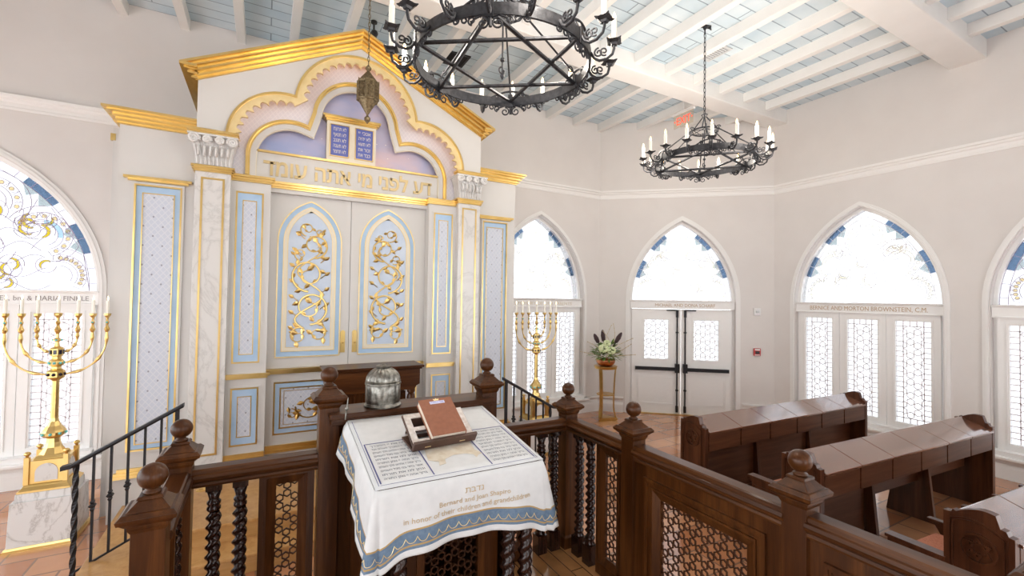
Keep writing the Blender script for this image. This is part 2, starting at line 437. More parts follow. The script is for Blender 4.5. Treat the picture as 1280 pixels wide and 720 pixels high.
mb = MB(); mb.box(-7, 9, -4, 7.6, -.08, 0); tag(mb.build('floor', 'tile'), kind='structure')
WIN = {  # number: (plane, centre, half width, sill)
    1: (fA, -2.78, 1.03, .30), 2: (fA, 4.565, 1.03, .30), 3: (fR, 5.088-3.68, 1.025, .30), 4: (fR, 5.088-1.16, 1.025, .30)}
RISE = 1.575
def hole(n):
    f, c, w, z0 = WIN[n]; return gothic(c, w, z0, ZT, RISE)
DC, DW = 1.60, .985           # door centre along the corner wall, half width
for nm, f, s0, s1, holes in (('wall_far', fA, -5.2, 6.06, [hole(1), hole(2)]), ('wall_corner', fD, -.02, DL+.02, [gothic(DC, DW, -.001, ZT, RISE)]), ('wall_right', fR, -.05, 8.3, [hole(3), hole(4), gothic(6.45, 1.025, .3, ZT, RISE)]),
    ('wall_near', fN, -5.2, 8.5, [gothic(x_, w_, .3, ZT, RISE*w_) for x_, w_ in ((-3.4, 1.2), (1.3, .75), (5.6, 1.2))]), ('wall_left', fL, -3.2, 7.2, [gothic(y_, 1.05, .3, ZT, RISE) for y_ in (-1.7, .8, 3.3, 5.8)])):  # unseen near and left walls; open arches added and sized for their light
    mb = MB(); mb.plate([rect(s0, s1, -.02, H+.2)]+holes, 0, .34, f); tag(mb.build(nm, 'wall'), kind='structure')

# ceiling: boards, beams along x, rafters along y
cl = struct('ceiling')
mb = MB(); mb.box(-5.2, 8.9, -3.0, 7.6, H, H+.12); mb.build('ceiling_boards', 'ceil', cl)
for y0, y1 in ((4.85, 5.20), (2.19, 2.58), (-.45, -.08)):
    mb = MB(); mb.box(-5.2, XR+.05, y0, y1, 5.595, H+.01); mb.build('beam', 'beam', cl, .012)
for i in range(-14, 7):
    x = 4.65+.632*i
    if x > 8.3: continue
    for y0, y1 in ((5.2, 7.25), (2.58, 4.85), (-.08, 2.19), (-3, -.45)):
        if x < -1.5 and y1 < 4: continue
        mb = MB(); mb.box(x, x+.105, y0, y1, 5.70, H+.01); mb.build('rafter', 'beam', cl, .006)

# crown mould, chair rail and baseboard
def runs(prof, parts, name, mat='trim'):
    r = struct(name)
    for f, s0, s1 in parts:
        mb = MB(); mb.extr(prof, s0, s1, lambda t,a,b,f=f: f(t, b, -a)); mb.build('moulding', mat, r)
crown = [(0,4.30),(.012,4.30),(.016,4.325),(.010,4.335),(.012,4.38),(.03,4.395),(.035,4.42),(.055,4.43),(.060,4.465),(0,4.47)]
runs(crown, ((fA, -5.2, 5.985), (fD, .0, DL), (fR, .0, 5.6)), 'trim_1')
base = [(0,0),(.03,0),(.03,.15),(.02,.175),(.012,.19),(0,.19)]
wains = [(0,.19),(.006,.19),(.006,.235),(.02,.245),(.03,.262),(.045,.275),(.045,.30),(0,.30)]
seg = ((fA, -5.2, -1.3), (fA, 3.2, 5.985), (fD, 0, DC-DW-.12), (fD, DC+DW+.12, DL), (fR, 0, 5.6))
runs(base, seg, 'baseboard_far'); runs(wains, seg, 'trim_2')

# ------------------------------------------------------------------ windows
def stained(mb_l, mb_g, f, c, w, zs, rise, d, lw, rich):
    """leading (mb_l) and coloured pieces (mb_g: 0 blue 1 yellow 2 pale 3 amber 4 grey) of an arched light"""
    def ln(pts, r=lw): mb_l.tube([f(x,z,d) for x,z in pts], r, 3)
    def inside(x, z, m=.0):
        cc = (rise*rise-w*w)/(2*w); Rr = w+cc-m
        return z > zs and math.hypot(x-(c-cc), z-zs) < Rr and math.hypot(x-(c+cc), z-zs) < Rr
    g = gothic(c, w, zs, zs, rise, 20)
    inn = offset(g, .085)
    inn = [(x,max(z,zs)) for x,z in inn]
    ln(g, lw*1.3); ln(inn)
    for k in range(1, len(g)-1, 2): ln([g[k], inn[k]])
    def piece(mi, poly):
        mb_g.cur = mi; mb_g.plate([poly], d+.004, d+.007, f)
    n = len(g)
    for a, b in ((5,7),(7,9),(12,14),(14,16)):
        for q in (0,1):
            ia, ib = (a,b) if q == 0 else (n-1-b, n-1-a)
            piece(0, [g[i] for i in range(ia,ib+1)]+[inn[i] for i in range(ib,ia-1,-1)])
            mid = inn[(ia+ib)//2]; toc = (c-mid[0], zs+.45-mid[1]); l = math.hypot(*toc)
            piece(4, [inn[ia], inn[(ia+ib)//2], inn[ib], (mid[0]+toc[0]/l*.10, mid[1]+toc[1]/l*.10)])
    foils = [(c, zs+1.02, .36, -25, 205), (c+.47, zs+.66, .34, -70, 150), (c-.47, zs+.66, .34, 30, 250), (c+.62, zs+.18, .33, -32, 95), (c-.62, zs+.18, .33, 85, 212)]
    for fx, fz, r, a0, a1 in foils:
        for rr in (r, r-.075, r-.16, r-.21):
            p = [q for q in arc(fx, fz, rr, a0, a1, 22) if inside(*q, .085)]
            if len(p) > 2: ln(p)
        k = 9
        for i in range(k):
            a = a0+(a1-a0)*(i+.5)/k; x, z = fx+(r-.118)*math.cos(R(a)), fz+(r-.118)*math.sin(R(a))
            if not inside(x, z, .12): continue
            dm = [(x+.024*math.cos(R(a+t)), z+.024*math.sin(R(a+t))) for t in (0,60,120,180,240,300)]
            ln(dm+[dm[0]], lw*.8)
            piece(3, dm)
            for t in (90, -90):
                x2, z2 = x+.062*math.cos(R(a+t)), z+.062*math.sin(R(a+t))
                ln([(x2+.035*math.cos(R(a)), z2+.035*math.sin(R(a))), (x2-.035*math.cos(R(a)), z2-.035*math.sin(R(a)))], lw*.8)
    # inner band of pale blue and the waves and crescents of the middle
    for fx, fz, r, a0, a1 in foils[1:3]:
        for i in range(3, 8):
            t0, t1 = a0+(a1-a0)*i/11, a0+(a1-a0)*(i+1)/11
            piece(2, arc(fx, fz, r-.16, t0, t1, 3)+arc(fx, fz, r-.21, t1, t0, 3))
    rnd = random.Random(int(c*100)+5)
    for i in range(6):
        z0_ = zs+.06+.15*i; hw = .55-.03*i
        ln([(c-hw+2*hw*t/24, z0_+.06*math.sin(6.3*t/12+i*1.3)) for t in range(25)])
    for i in range(22 if rich else 9):
        x, z = c+rnd.uniform(-.52,.52), zs+rnd.uniform(.08,1.0)
        if not inside(x, z, .2): continue
        r = rnd.uniform(.05,.095); a = rnd.uniform(0,360)
        cr = arc(x, z, r, a, a+170, 8)+arc(x-.30*r*math.cos(R(a+85)), z-.30*r*math.sin(R(a+85)), r*.88, a+158, a+12, 8)
        ln(cr+[cr[0]]); piece(1, cr)
        ln(arc(x, z, r*1.5, a+60, a+300, 14)); ln([(x+r*math.cos(R(a)), z+r*math.sin(R(a))), (x+1.9*r*math.cos(R(a-25)), z+1.9*r*math.sin(R(a-25))), (x+2.9*r*math.cos(R(a-30)), z+2.9*r*math.sin(R(a-30)))])

def sash_window(n, txt, letter, rich, lw):
    f, c, w, z0 = WIN[n]
    o = struct('window_%d' % n)
    g = gothic(c, w, z0, ZT, RISE)
    mb = MB(); mb.band(g, -.075, -.012, -.020, 0, f); mb.band(g, -.04, -.012, -.030, -.018, f); mb.build('casing', 'trim', o)
    mb = MB(); mb.band(g, -.001, .045, .10, .20, f); mb.plate([rect(c-w,c+w,z0,z0+.06)], -.06, .2, f); mb.build('window_frame', 'sash', o)
    mb = MB(); mb.box(c-w+.02, c+w-.02, ZT-.165, ZT-.02, .03, .17, lambda a,b,z: f(a,z,b)) if False else None
    tr = MB(); tr.extr([(.02,ZT-.17),(.02,ZT-.155),(.035,ZT-.15),(.035,ZT-.03),(.01,ZT-.025),(.0,ZT-.005),(.0,ZT),(.18,ZT),(.18,ZT-.17)], c-w+.005, c+w-.005, lambda t,a,b: f(t,b,a)); t_o = tr.build('transom', 'sash', o)
    if txt:
        mb = MB(); text(mb, txt, .098, lambda x,y,z: f(c+.03+x, ZT-.125+y, .034-z), ex=.002, width=1.62 if len(txt) > 24 else None); mb.build('inscription', letter, t_o)
    # arched stained light
    ga = offset(gothic(c, w, ZT, ZT, RISE, 20), .045); ga = [(x,max(z,ZT)) for x,z in ga]
    mb = MB(); mb.plate([ga], .172, .176, f); p = mb.build('arch_pane', 'pane', o)
    L, G = MB(), MB(); stained(L, G, f, c, w-.045, ZT, RISE-.05, .162, lw, rich)
    L.build('leading', 'camedark' if rich else 'came', p); G.build('coloured_glass', ['g_blue','g_yellow','g_pale','g_amber','g_grey'] if rich else ['g_blue','g_glare','g_glare','g_glare','g_grey'], p)  # unless rich, glare is put into the colours: washed-out glass, paler leading
    # three sashes with leaded star lattice
    sw = (2*w-.09)/3; zb, zt_ = z0+.06, ZT-.17
    for i in range(3):
        s0 = c-w+.045+sw*i; s1 = s0+sw
        outer = rect(s0+.004, s1-.004, zb, zt_); inner = rect(s0+.115, s1-.115, zb+.09, zt_-.10)
        mb = MB(); mb.plate([outer, inner], .06, .12, f); mb.band(inner, -.03, -.018, .052, .062, f, True); sa = mb.build('sash', 'sash', o)
        mb = MB(); mb.plate([rect(s0+.11, s1-.11, zb+.085, zt_-.095)], .098, .102, f); mb.build('pane', 'pane', sa)
        L = MB(); a0, a1, b0, b1 = s0+.115, s1-.115, zb+.09, zt_-.10; bd = .088; t = .0062
        hexes(L, a0+bd, a1-bd, b0+.075, b1-.075, .1, .0550, .0430, .085, .095, f, 0)
        for s in (a0+bd, a1-bd): L.box(s-t, s+t, .085, .095, b0, b1, lambda a,b,z: f(a,z,b))
        for z in (b0+.075, b1-.075): L.box(a0, a1, .085, .095, z-t, z+t, lambda a,b,z: f(a,z,b))
        k = int((b1-b0-.15)/.075)
        for j in range(1, k):
            z = b0+.075+(b1-b0-.15)*j/k
            for q0, q1 in ((a0, a0+bd), (a1-bd, a1)): L.box(q0, q1, .085, .095, z-t, z+t, lambda a,b,z: f(a,z,b))
        for j in range(1, 3):
            s = a0+bd+(a1-a0-2*bd)*j/3
            for q0, q1 in ((b0, b0+.075), (b1-.075, b1)): L.box(s-t, s+t, .085, .095, q0, q1, lambda a,b,z: f(a,z,b))
        L.build('leaded_lattice', 'came', sa)
    mb = MB(); mb.extr([(-.11,z0-.035),(-.10,z0-.045),(.2,z0-.045),(.2,z0),(-.10,z0),(-.11,z0-.012)], c-w-.10, c+w+.10, lambda t,a,b: f(t,b,a)); mb.build('sill', 'trim', o)
    return o
w1 = sash_window(1, None, 'lettergrey', True, .0042)
mb = MB(); text(mb, 'MICHAEL, bm & MARIA FINKLE', .080, lambda x,y,z: fA(-2.345+x, ZT-.120+y, .034-z), width=.99); mb.build('inscription', 'lettergrey', w1)
sash_window(2, None, 'letter', False, .0036)
sash_window(3, 'BERNICE AND MORTON BROWNSTEIN, C.M.', 'letter', False, .0036)
sash_window(4, None, 'letter', True, .0042)
# inscription over the right-hand ark window
w2 = [o for o in COL.objects if o.name == 'window_2'][0]
mb = MB(); text(mb, 'IN LOVING MEMORY OF OUR PARENTS', .085, lambda x,y,z: fA(4.46+x, ZT-.125+y, .034-z), width=1.75); mb.build('inscription', 'cream', w2)

# ------------------------------------------------------------------ double door in the corner wall
d_ = struct('door_1')
g = gothic(DC, DW, 0, ZT, RISE)
mb = MB(); mb.band(g, -.085, -.004, -.02, 0, fD); mb.band(g, -.045, -.004, -.032, -.018, fD); mb.build('casing', 'trim', d_)
mb = MB(); mb.band(g, -.001, .045, .10, .2, fD); mb.build('door_frame', 'sash', d_)
mb = MB(); mb.extr([(.03,2.085),(.03,2.23),(.005,2.235),(.005,ZT),(.2,ZT),(.2,2.085)], DC-DW+.005, DC+DW-.005, lambda t,a,b: fD(t,b,a)); t_o = mb.build('transom', 'sash', d_)
mb = MB(); text(mb, 'MICHAEL AND DONA SCHARF', .088, lambda x,y,z: fD(DC+.06+x, 2.128+y, .029-z), width=1.12); mb.build('inscription', 'letter', t_o)
ga = offset(gothic(DC, DW, ZT, ZT, RISE, 20), .045); ga = [(x,max(z,ZT)) for x,z in ga]
mb = MB(); mb.plate([ga], .172, .176, fD); p = mb.build('arch_pane', 'pane', d_)
L, G = MB(), MB(); stained(L, G, fD, DC, DW-.045, ZT, RISE-.05, .162, .0036, False)
L.build('leading', 'came', p); G.build('coloured_glass', ['g_blue','g_glare','g_glare','g_glare','g_grey'], p)
for q in (-1, 1):
    s0, s1 = (DC-DW+.043, DC-.004) if q < 0 else (DC+.004, DC+DW-.043)
    lw_ = (s1-s0); cx = (s0+s1)/2 - q*.005
    hole_ = rect(cx-.228, cx+.228, 1.085, 1.865)
    mb = MB(); mb.plate([rect(s0, s1, .012, 2.08), hole_], .07, .12, fD)
    mb.band(hole_, -.03, -.004, .060, .072, fD, True)
    low = rect(cx-.315, cx+.315, .22, .70); mb.band(low, -.028, -.008, .060, .072, fD, True); mb.band(low, -.05, -.043, .064, .072, fD, True)
    lf = mb.build('door_leaf', 'sash', d_)
    mb = MB(); mb.plate([rect(cx-.235, cx+.235, 1.08, 1.87)], .098, .102, fD); mb.build('pane', 'pane', lf)
    L = MB(); hexes(L, cx-.228, cx+.228, 1.085, 1.865, .1, .055, .042, .085, .095, fD); L.build('leaded_lattice', 'came', lf)
    L = MB(); hexes(L, cx-.26, cx+.26, .27, .65, .1, .0535, .043, .066, .071, fD); L.build('carved_lattice', 'sash', lf)
    # panic hardware
    e = DC + q*.075; hb = MB()
    B = lambda a0,a1,y0,y1,z0,z1: hb.box(a0, a1, y0, y1, z0, z1, lambda a,b,z: fD(a,z,b))
    B(min(e, e+q*.80), max(e, e+q*.80), -.01, .03, .865, .93); B(e-.04, e+.04, -.02, .07, .83, 1.0); B(e+q*.75-.02, e+q*.75+.02, .02, .07, .87, .925)
    lev = hb.build('panic_bar', 'dark', lf)
    hb = MB(); hb.tube([fD(e, .12, .035), fD(e, 2.02, .035)], .014, 8); B(e-.022, e+.022, .02, .07, .05, .17); B(e-.022, e+.022, .02, .07, 1.92, 2.06); B(min(e,e+q*.2), max(e,e+q*.2), .03, .07, 2.045, 2.065)
    for z in (.48, 1.62): B(e-.025, e+.025, .02, .07, z-.012, z+.012)
    hb.build('vertical_rod', 'dark', lf)
mb = MB(); mb.box(DC-DW, DC+DW, 0, .3, 0, .012, lambda a,b,z: fD(a,z,b)); mb.build('threshold', 'brass', d_)

# ------------------------------------------------------------------ small fittings
def wallbox(name, label, cat, s, z, w, h, mat, body):
    o = thing(name, label, cat, fD(s, z, -.015)); body(o, s, z, w, h, mat); return o
al = thing('fire_alarm_pull', 'small red fire alarm pull station on the wall right of the double door', 'fire alarm', fD(2.96,1.295,-.02))
mb = MB(); mb.box(2.90,3.02,-.045,0,1.225,1.365, lambda a,b,z: fD(a,z,b)); mb.build('case', 'red', al, .006)
mb = MB(); mb.box(2.925,2.995,-.06,-.045,1.265,1.315, lambda a,b,z: fD(a,z,b)); mb.build('handle', 'black', al, .004)
mb = MB(); mb.box(2.915,3.005,-.048,-.045,1.33,1.355, lambda a,b,z: fD(a,z,b)); mb.box(2.915,3.005,-.048,-.045,1.235,1.25, lambda a,b,z: fD(a,z,b)); mb.build('lettering_strip', 'offwhite', al)
st = thing('alarm_strobe', 'small white alarm strobe on the wall above the red pull station', 'alarm', fD(2.965,2.06,-.02))
mb = MB(); mb.box(2.905,3.025,-.03,0,1.985,2.13, lambda a,b,z: fD(a,z,b)); mb.build('case', 'offwhite', st, .008)
mb = MB(); mb.box(2.935,2.995,-.055,-.03,2.04,2.09, lambda a,b,z: fD(a,z,b)); mb.build('strobe_lens', 'scarf', st, .01)
mb = MB()
for k in range(4): mb.box(2.925,3.005,-.034,-.03,1.995+.009*k,2.000+.009*k, lambda a,b,z: fD(a,z,b))
mb.build('grille', 'came', st)
def vent(label, x, y, w, l, mt='scarf'):
    o = thing('ceiling_vent', label, 'vent', (x,y,H-.012))
    mb = MB(); mb.plate([rect(x-w,x+w,y-l,y+l), rect(x-w+.03,x+w-.03,y-l+.03,y+l-.03)], H-.016, H, lambda a,b,d: (a,b,d)); mb.build('frame', mt, o)
    mb = MB()
    for k in range(9):
        yy = y-l+.04+(2*l-.08)*k/8; mb.add([(x-w+.03,yy-.012,H-.004),(x+w-.03,yy-.012,H-.004),(x+w-.03,yy+.008,H-.014),(x-w+.03,yy+.008,H-.014),(x-w+.03,yy+.009,H-.012),(x+w-.03,yy+.009,H-.012),(x+w-.03,yy-.011,H-.002),(x-w+.03,yy-.011,H-.002)], [(0,1,2,3),(4,5,6,7),(0,3,4,7),(1,6,5,2),(2,5,4,3),(0,7,6,1)])
    mb.build('louvres', mt, o)
    mb = MB(); mb.box(x-w+.03,x+w-.03,y-l+.03,y+l-.03,H-.0025,H-.001); mb.build('duct', 'black', o)
vent('grey louvred ceiling vent beside the chain of the farther chandelier', 5.64, 4.25, .12, .20)
vent('dark louvred ceiling vent seen through the ring of the nearer chandelier', 2.435, 6.33, .19, .19, 'dark')
ex = thing('exit_sign', 'edge-lit clear exit sign with red letters hanging below the ceiling near the double door', 'exit sign', (6.41,5.45,5.33))
mb = MB(); mb.box(6.405,6.413,5.25,5.67,5.335,5.565); mb.build('panel', 'acrylic', ex)
mb = MB(); mb.box(6.385,6.433,5.23,5.69,5.565,5.60); mb.tube([(6.409,5.46,5.60),(6.409,5.46,H)], .012, 8); mb.build('mounting_bar', 'offwhite', ex)
mb = MB(); text(mb, 'EXIT', .19, lambda x,y,z: (6.4025-z, 5.455-x*.80, 5.38+y), ex=.0015)
for q in (-1,1): mb.plate([[(5.46+q*.20,5.45),(5.46+q*.175,5.47),(5.46+q*.175,5.43)][::q]], 6.402, 6.405, lambda s,z,d: (d,s,z))
mb.build('letters', 'signred', ex)
# ================================================================== ARK
ark = thing('torah_ark', 'tall ivory and gold Torah ark with blue vine-carved doors against the far wall', 'Torah ark', (XC, 5.7, 0))
fK = lambda s, z, d: (XC+s, d, z)
YC, YP, YD, YW, YI = 5.55, 5.64, 5.78, 5.72, 5.66
PZ = .32
def KB(mb, s0, s1, y0, y1, z0, z1): mb.box(XC+s0, XC+s1, y0, y1, z0, z1)
# wings
for q in (-1, 1):
    a = lambda s0, s1: (min(q*s0,q*s1), max(q*s0,q*s1))
    mb = MB(); KB(mb, *a(1.55,2.23), YW, 7.1, 0, 3.92); KB(mb, *a(2.2,2.33), 5.95, 7.15, 0, 3.92); w_ = mb.build('wing', 'ark', ark)
    mb = MB()
    for (z0,z1,p) in ((3.90,3.918,.018),(3.918,3.930,.045),(3.930,3.955,.028),(3.955,3.970,.070),(3.970,3.992,.048),(3.992,4.005,.098),(4.005,4.018,.085),(4.018,4.04,.12)): KB(mb, *a(1.55,2.23+p), YW-p, 7.1, z0, z1)
    mb.build('wing_cornice', 'gold', w_)
    cx = q*1.905
    fr = rect(cx-.182, cx+.182, .69, 3.315)
    mb = MB(); mb.band(fr, -.03, -.012, YW-.02, YW, fK, True); mb.build('panel_moulding', 'ark', w_)
    i2 = rect(cx-.126, cx+.126, .745, 3.24); mb = MB(); mb.band(fr, -.012, .004, YW-.024, YW, fK, True); mb.build('panel_gilding', 'gold', w_); mb = MB(); mb.band(i2, -.006, .002, YW-.014, YW, fK, True); mb.build('inner_gilding', 'gold', w_); mb = MB()
    for z0,z1,p in ((3.355,3.375,.02),(3.375,3.40,.05)): KB(mb, cx-.225-p, cx+.225+p, YW-p-.01, YW, z0, z1)
    mb.build('ledge_moulding', 'gold', w_); mb = MB()
    for z0,z1,p in ((.43,.46,.055),(.46,.485,.04),(.485,.515,.02)): KB(mb, *a(1.62,2.14+p), YW-p, YW, z0, z1)
    mb.build('base_moulding', 'gold', w_); mb = MB(); KB(mb, *a(2.31,2.35), 5.945, 5.975, 3.79, 3.86); mb.build('gilt_block', 'gold', w_)
    mb = MB(); mb.plate([rect(cx-.178,cx+.178,.695,3.31), i2], YW-.006, YW+.001, fK); mb.build('blue_border', 'blue', w_)
    mb = MB(); KB(mb, cx-.126, cx+.126, YW-.004, YW, .745, 3.24); mb.build('silk_panel', 'damask', w_)
    KB_ = None
# columns
def capital(q):
    c = q*1.4375; mb = MB(); mb.sm = False
    prev = None
    for i in range(9):
        t = i/8; hw = .158+.055*t**2.2; d = .03+.06*t**2.2
        cur = (hw, YC-d+.02, 3.56+.30*t)
        if prev: mb.add([(XC+c+sg*h, yy, z) for (h,y,z) in (prev,cur) for sg,yy in ((-1,y),(1,y),(1,YC+.16),(-1,YC+.16))], [(0,1,5,4),(1,2,6,5),(2,3,7,6),(3,0,4,7)])
        prev = cur
    for k in range(9):                                   # tall leaf ribs
        x = c-.14+.035*k; pts = []
        for i in range(8):
            t = i/7*.78; pts.append((XC+x*1+ (x-c)*.35*t**2, YC-.015-.055*t**2.2, 3.565+.30*t))
        mb.tube(pts, [.013*(1-.1*i) for i in range(7)]+[.006], 6)
    for k in range(6):                                   # curling leaf tips
        x = c-.125+.05*k
        mb.tube([(XC+x, YC-.05-.03*math.sin(R(30*i)), 3.70+.045*math.cos(R(30*i))-.0) for i in range(7)], .012, 6)
    for sg in (-1, 1):                                   # corner and centre volutes
        for cx, rr in ((c+sg*.165, .05), (c+sg*.055, .038)):
            sp = [(XC+cx+sg*rr*(1-i/26)*math.cos(R(200-36*i)), YC-.095+.02*(i/26), 3.805+rr*(1-i/26)*math.sin(R(200-36*i))) for i in range(24)]
            mb.tube(sp, .014, 6)
    KB(mb, c-.218, c+.218, YC-.10, YC+.16, 3.845, 3.862)
    return mb
for q in (-1, 1):
    c = q*1.4375
    mb = MB(); KB(mb, c-.155, c+.155, YC, YC+.5, 0, 3.50); col = mb.build('column', 'marble', ark, .004)
    mb = MB(); fr = rect(c-.094, c+.094, .60, 3.43); mb.band(fr, -.009, .009, YC-.008, YC+.001, fK, True); mb.build('panel_gilding', 'gold', col); mb = MB()
    for z0,z1,p in ((3.495,3.505,.016),(3.505,3.515,.006),(3.515,3.527,.026),(3.527,3.538,.012),(3.538,3.56,.034)): KB(mb, c-.155-p, c+.155+p, YC-p, YC+.3, z0, z1)
    mb.build('necking_moulding', 'gold', col); mb = MB()
    for z0,z1,p in ((3.862,3.885,.075),(3.885,3.91,.09)): KB(mb, c-.155-p*.75, c+.155+p*.75, YC-p-.02, YC+.03, z0, z1)
    mb.build('abacus_moulding', 'gold', col)
    capital(q).build('capital', 'marble', col)
    # inner pilaster
    p0, p1 = (-1.284, -.907) if q < 0 else (.907, 1.284)
    cx = q*1.105
    mb = MB(); KB(mb, p0, p1, YP, YP+.3, PZ, 3.46); pil = mb.build('pilaster', 'ark', ark, .003)
    for z0, z1 in ((1.514, 3.34), (.635, 1.23)):
        G, B_, D_, T_ = MB(), MB(), MB(), MB()
        o_ = rect(cx-.12, cx+.12, z0, z1); i_ = rect(cx-.062, cx+.062, z0+.085, z1-.085)
        G.band(o_, -.010, .006, YP-.012, YP+.001, fK, True); G.build('panel_gilding', 'gold', pil); G = MB(); G.band(i_, -.005, .003, YP-.010, YP, fK, True); G.build('inner_gilding', 'gold', pil)
        B_.plate([rect(cx-.115,cx+.115,z0+.005,z1-.005), i_], YP-.005, YP+.001, fK)
        KB(D_, cx-.062, cx+.062, YP-.004, YP, z0+.085, z1-.085)
        T_.band(o_, -.030, -.012, YP-.008, YP, fK, True); B_.build('blue_border', 'blue', pil); D_.build('silk_panel', 'damask', pil); T_.build('panel_moulding', 'ark', pil)
    G = MB()
    for z0,z1,p in ((1.335,1.36,.015),(1.36,1.39,.035)): KB(G, p0-.004, p1+p, YP-p, YP, z0, z1)
    G.build('ledge_moulding', 'gold', pil); G = MB()
    for z0,z1,p in ((.465,.50,.03),(.50,.54,.015)): KB(G, p0, p1, YP-p, YP, z0, z1)
    G.build('base_moulding', 'gold', pil); G = MB()
    for z0,z1,p in ((3.46,3.472,.016),(3.472,3.483,.006),(3.483,3.497,.028),(3.497,3.508,.014),(3.508,3.533,.038)): KB(G, p0-.02, p1+p, YP-p, YP+.2, z0, z1)
    G.build('entablature_moulding', 'gold', pil)
# middle bay: lower cabinet, doors, entablature
mb = MB(); KB(mb, -.91, .91, YD+.04, YD+.3, PZ, 3.45); KB(mb, -.91, .91, YD, YD+.05, PZ, 1.40); KB(mb, -.91, .91, YD-.06, YD+.2, 3.40, 3.455); bay = mb.build('cabinet_body', 'ark', ark)
G, B_, F_, T_ = MB(), MB(), MB(), MB()
for z0,z1,p in ((1.345,1.37,.02),(1.37,1.405,.045)): KB(G, -.92, .92, YD-p, YD, z0, z1)
G.build('ledge_moulding', 'gold', bay); G = MB()
for z0,z1,p in ((.47,.50,.05),(.50,.545,.03)): KB(G, -.90, .90, YD-p, YD, z0, z1)
G.build('base_moulding', 'gold', bay); G = MB()
for z0,z1,p in ((3.445,3.457,.075),(3.457,3.468,.062),(3.468,3.482,.088),(3.482,3.494,.072),(3.494,3.52,.10)): KB(G, -.93, .93, YD-p, YD+.1, z0, z1)
G.build('entablature_moulding', 'gold', bay); G = MB()
o_ = rect(-.816, .816, .667, 1.242); i_ = rect(-.755, .755, .735, 1.178)
G.band(o_, -.010, .006, YD-.012, YD+.001, fK, True); G.build('panel_gilding', 'gold', bay); G = MB(); G.band(i_, -.010, .004, YD-.016, YD, fK, True)
i3 = rect(-.72, .72, .765, 1.148); G.band(i3, -.003, .003, YD-.011, YD, fK, True)
B_.plate([rect(-.811,.811,.672,1.237), i_], YD-.005, YD+.001, fK); KB(F_, -.755, .755, YD-.007, YD, .735, 1.178)
T_.band(o_, -.03, -.012, YD-.008, YD, fK, True)
G.build('inner_gilding', 'gold', bay); B_.build('blue_border', 'blue', bay); F_.build('pale_panel', 'damask', bay); T_.build('panel_moulding', 'ark', bay)

def leaf(mb, x, z, a, l, y):
    """plump pointed leaf lying against the panel, pointing along angle a"""
    ca, sa = math.cos(R(a)), math.sin(R(a)); w = l*.30
    prof = [(0,0),(.18,.55),(.42,1),(.66,.8),(.85,.35),(1,0)]
    vs = []
    for t, k in prof:
        for sg in (-1, 0, 1):
            px, pz = t*l, sg*k*w; vs.append((XC+x+px*ca-pz*sa, y-(.012 if sg == 0 else .004), z+px*sa+pz*ca))
    fs = []
    for i in range(5):
        for j in range(2): fs.append((3*i+j, 3*i+j+1, 3*i+4+j, 3*i+3+j))
    mb.add(vs, fs)
def curl(mb, cx, cz, r, a0, turns, y, rt=.009, hand=1, leaves=5, ll=.075):
    n = int(26*turns); pts = []
    for i in range(n+1):
        t = i/n; rr = r*(1-.72*t); a = a0+hand*360*turns*t; pts.append((XC+cx+rr*math.cos(R(a)), y-.006, cz+rr*math.sin(R(a))))
    mb.tube(pts, [rt*(1-.5*i/n) for i in range(n+1)], 6)
    for k in range(leaves):
        t = (k+.4)/leaves*.95; a = a0+hand*360*turns*t; rr = r*(1-.72*t); out = 1 if k % 2 == 0 else -1
        d = a+(50*hand if out > 0 else 130*hand)
        leaf(mb, cx+rr*math.cos(R(a)), cz+rr*math.sin(R(a)), d, ll*(1 if k%2 == 0 else .8), y)
    leaf(mb, pts[-1][0]-XC, pts[-1][2], a0+hand*(360*turns+70), ll*1.25, y)
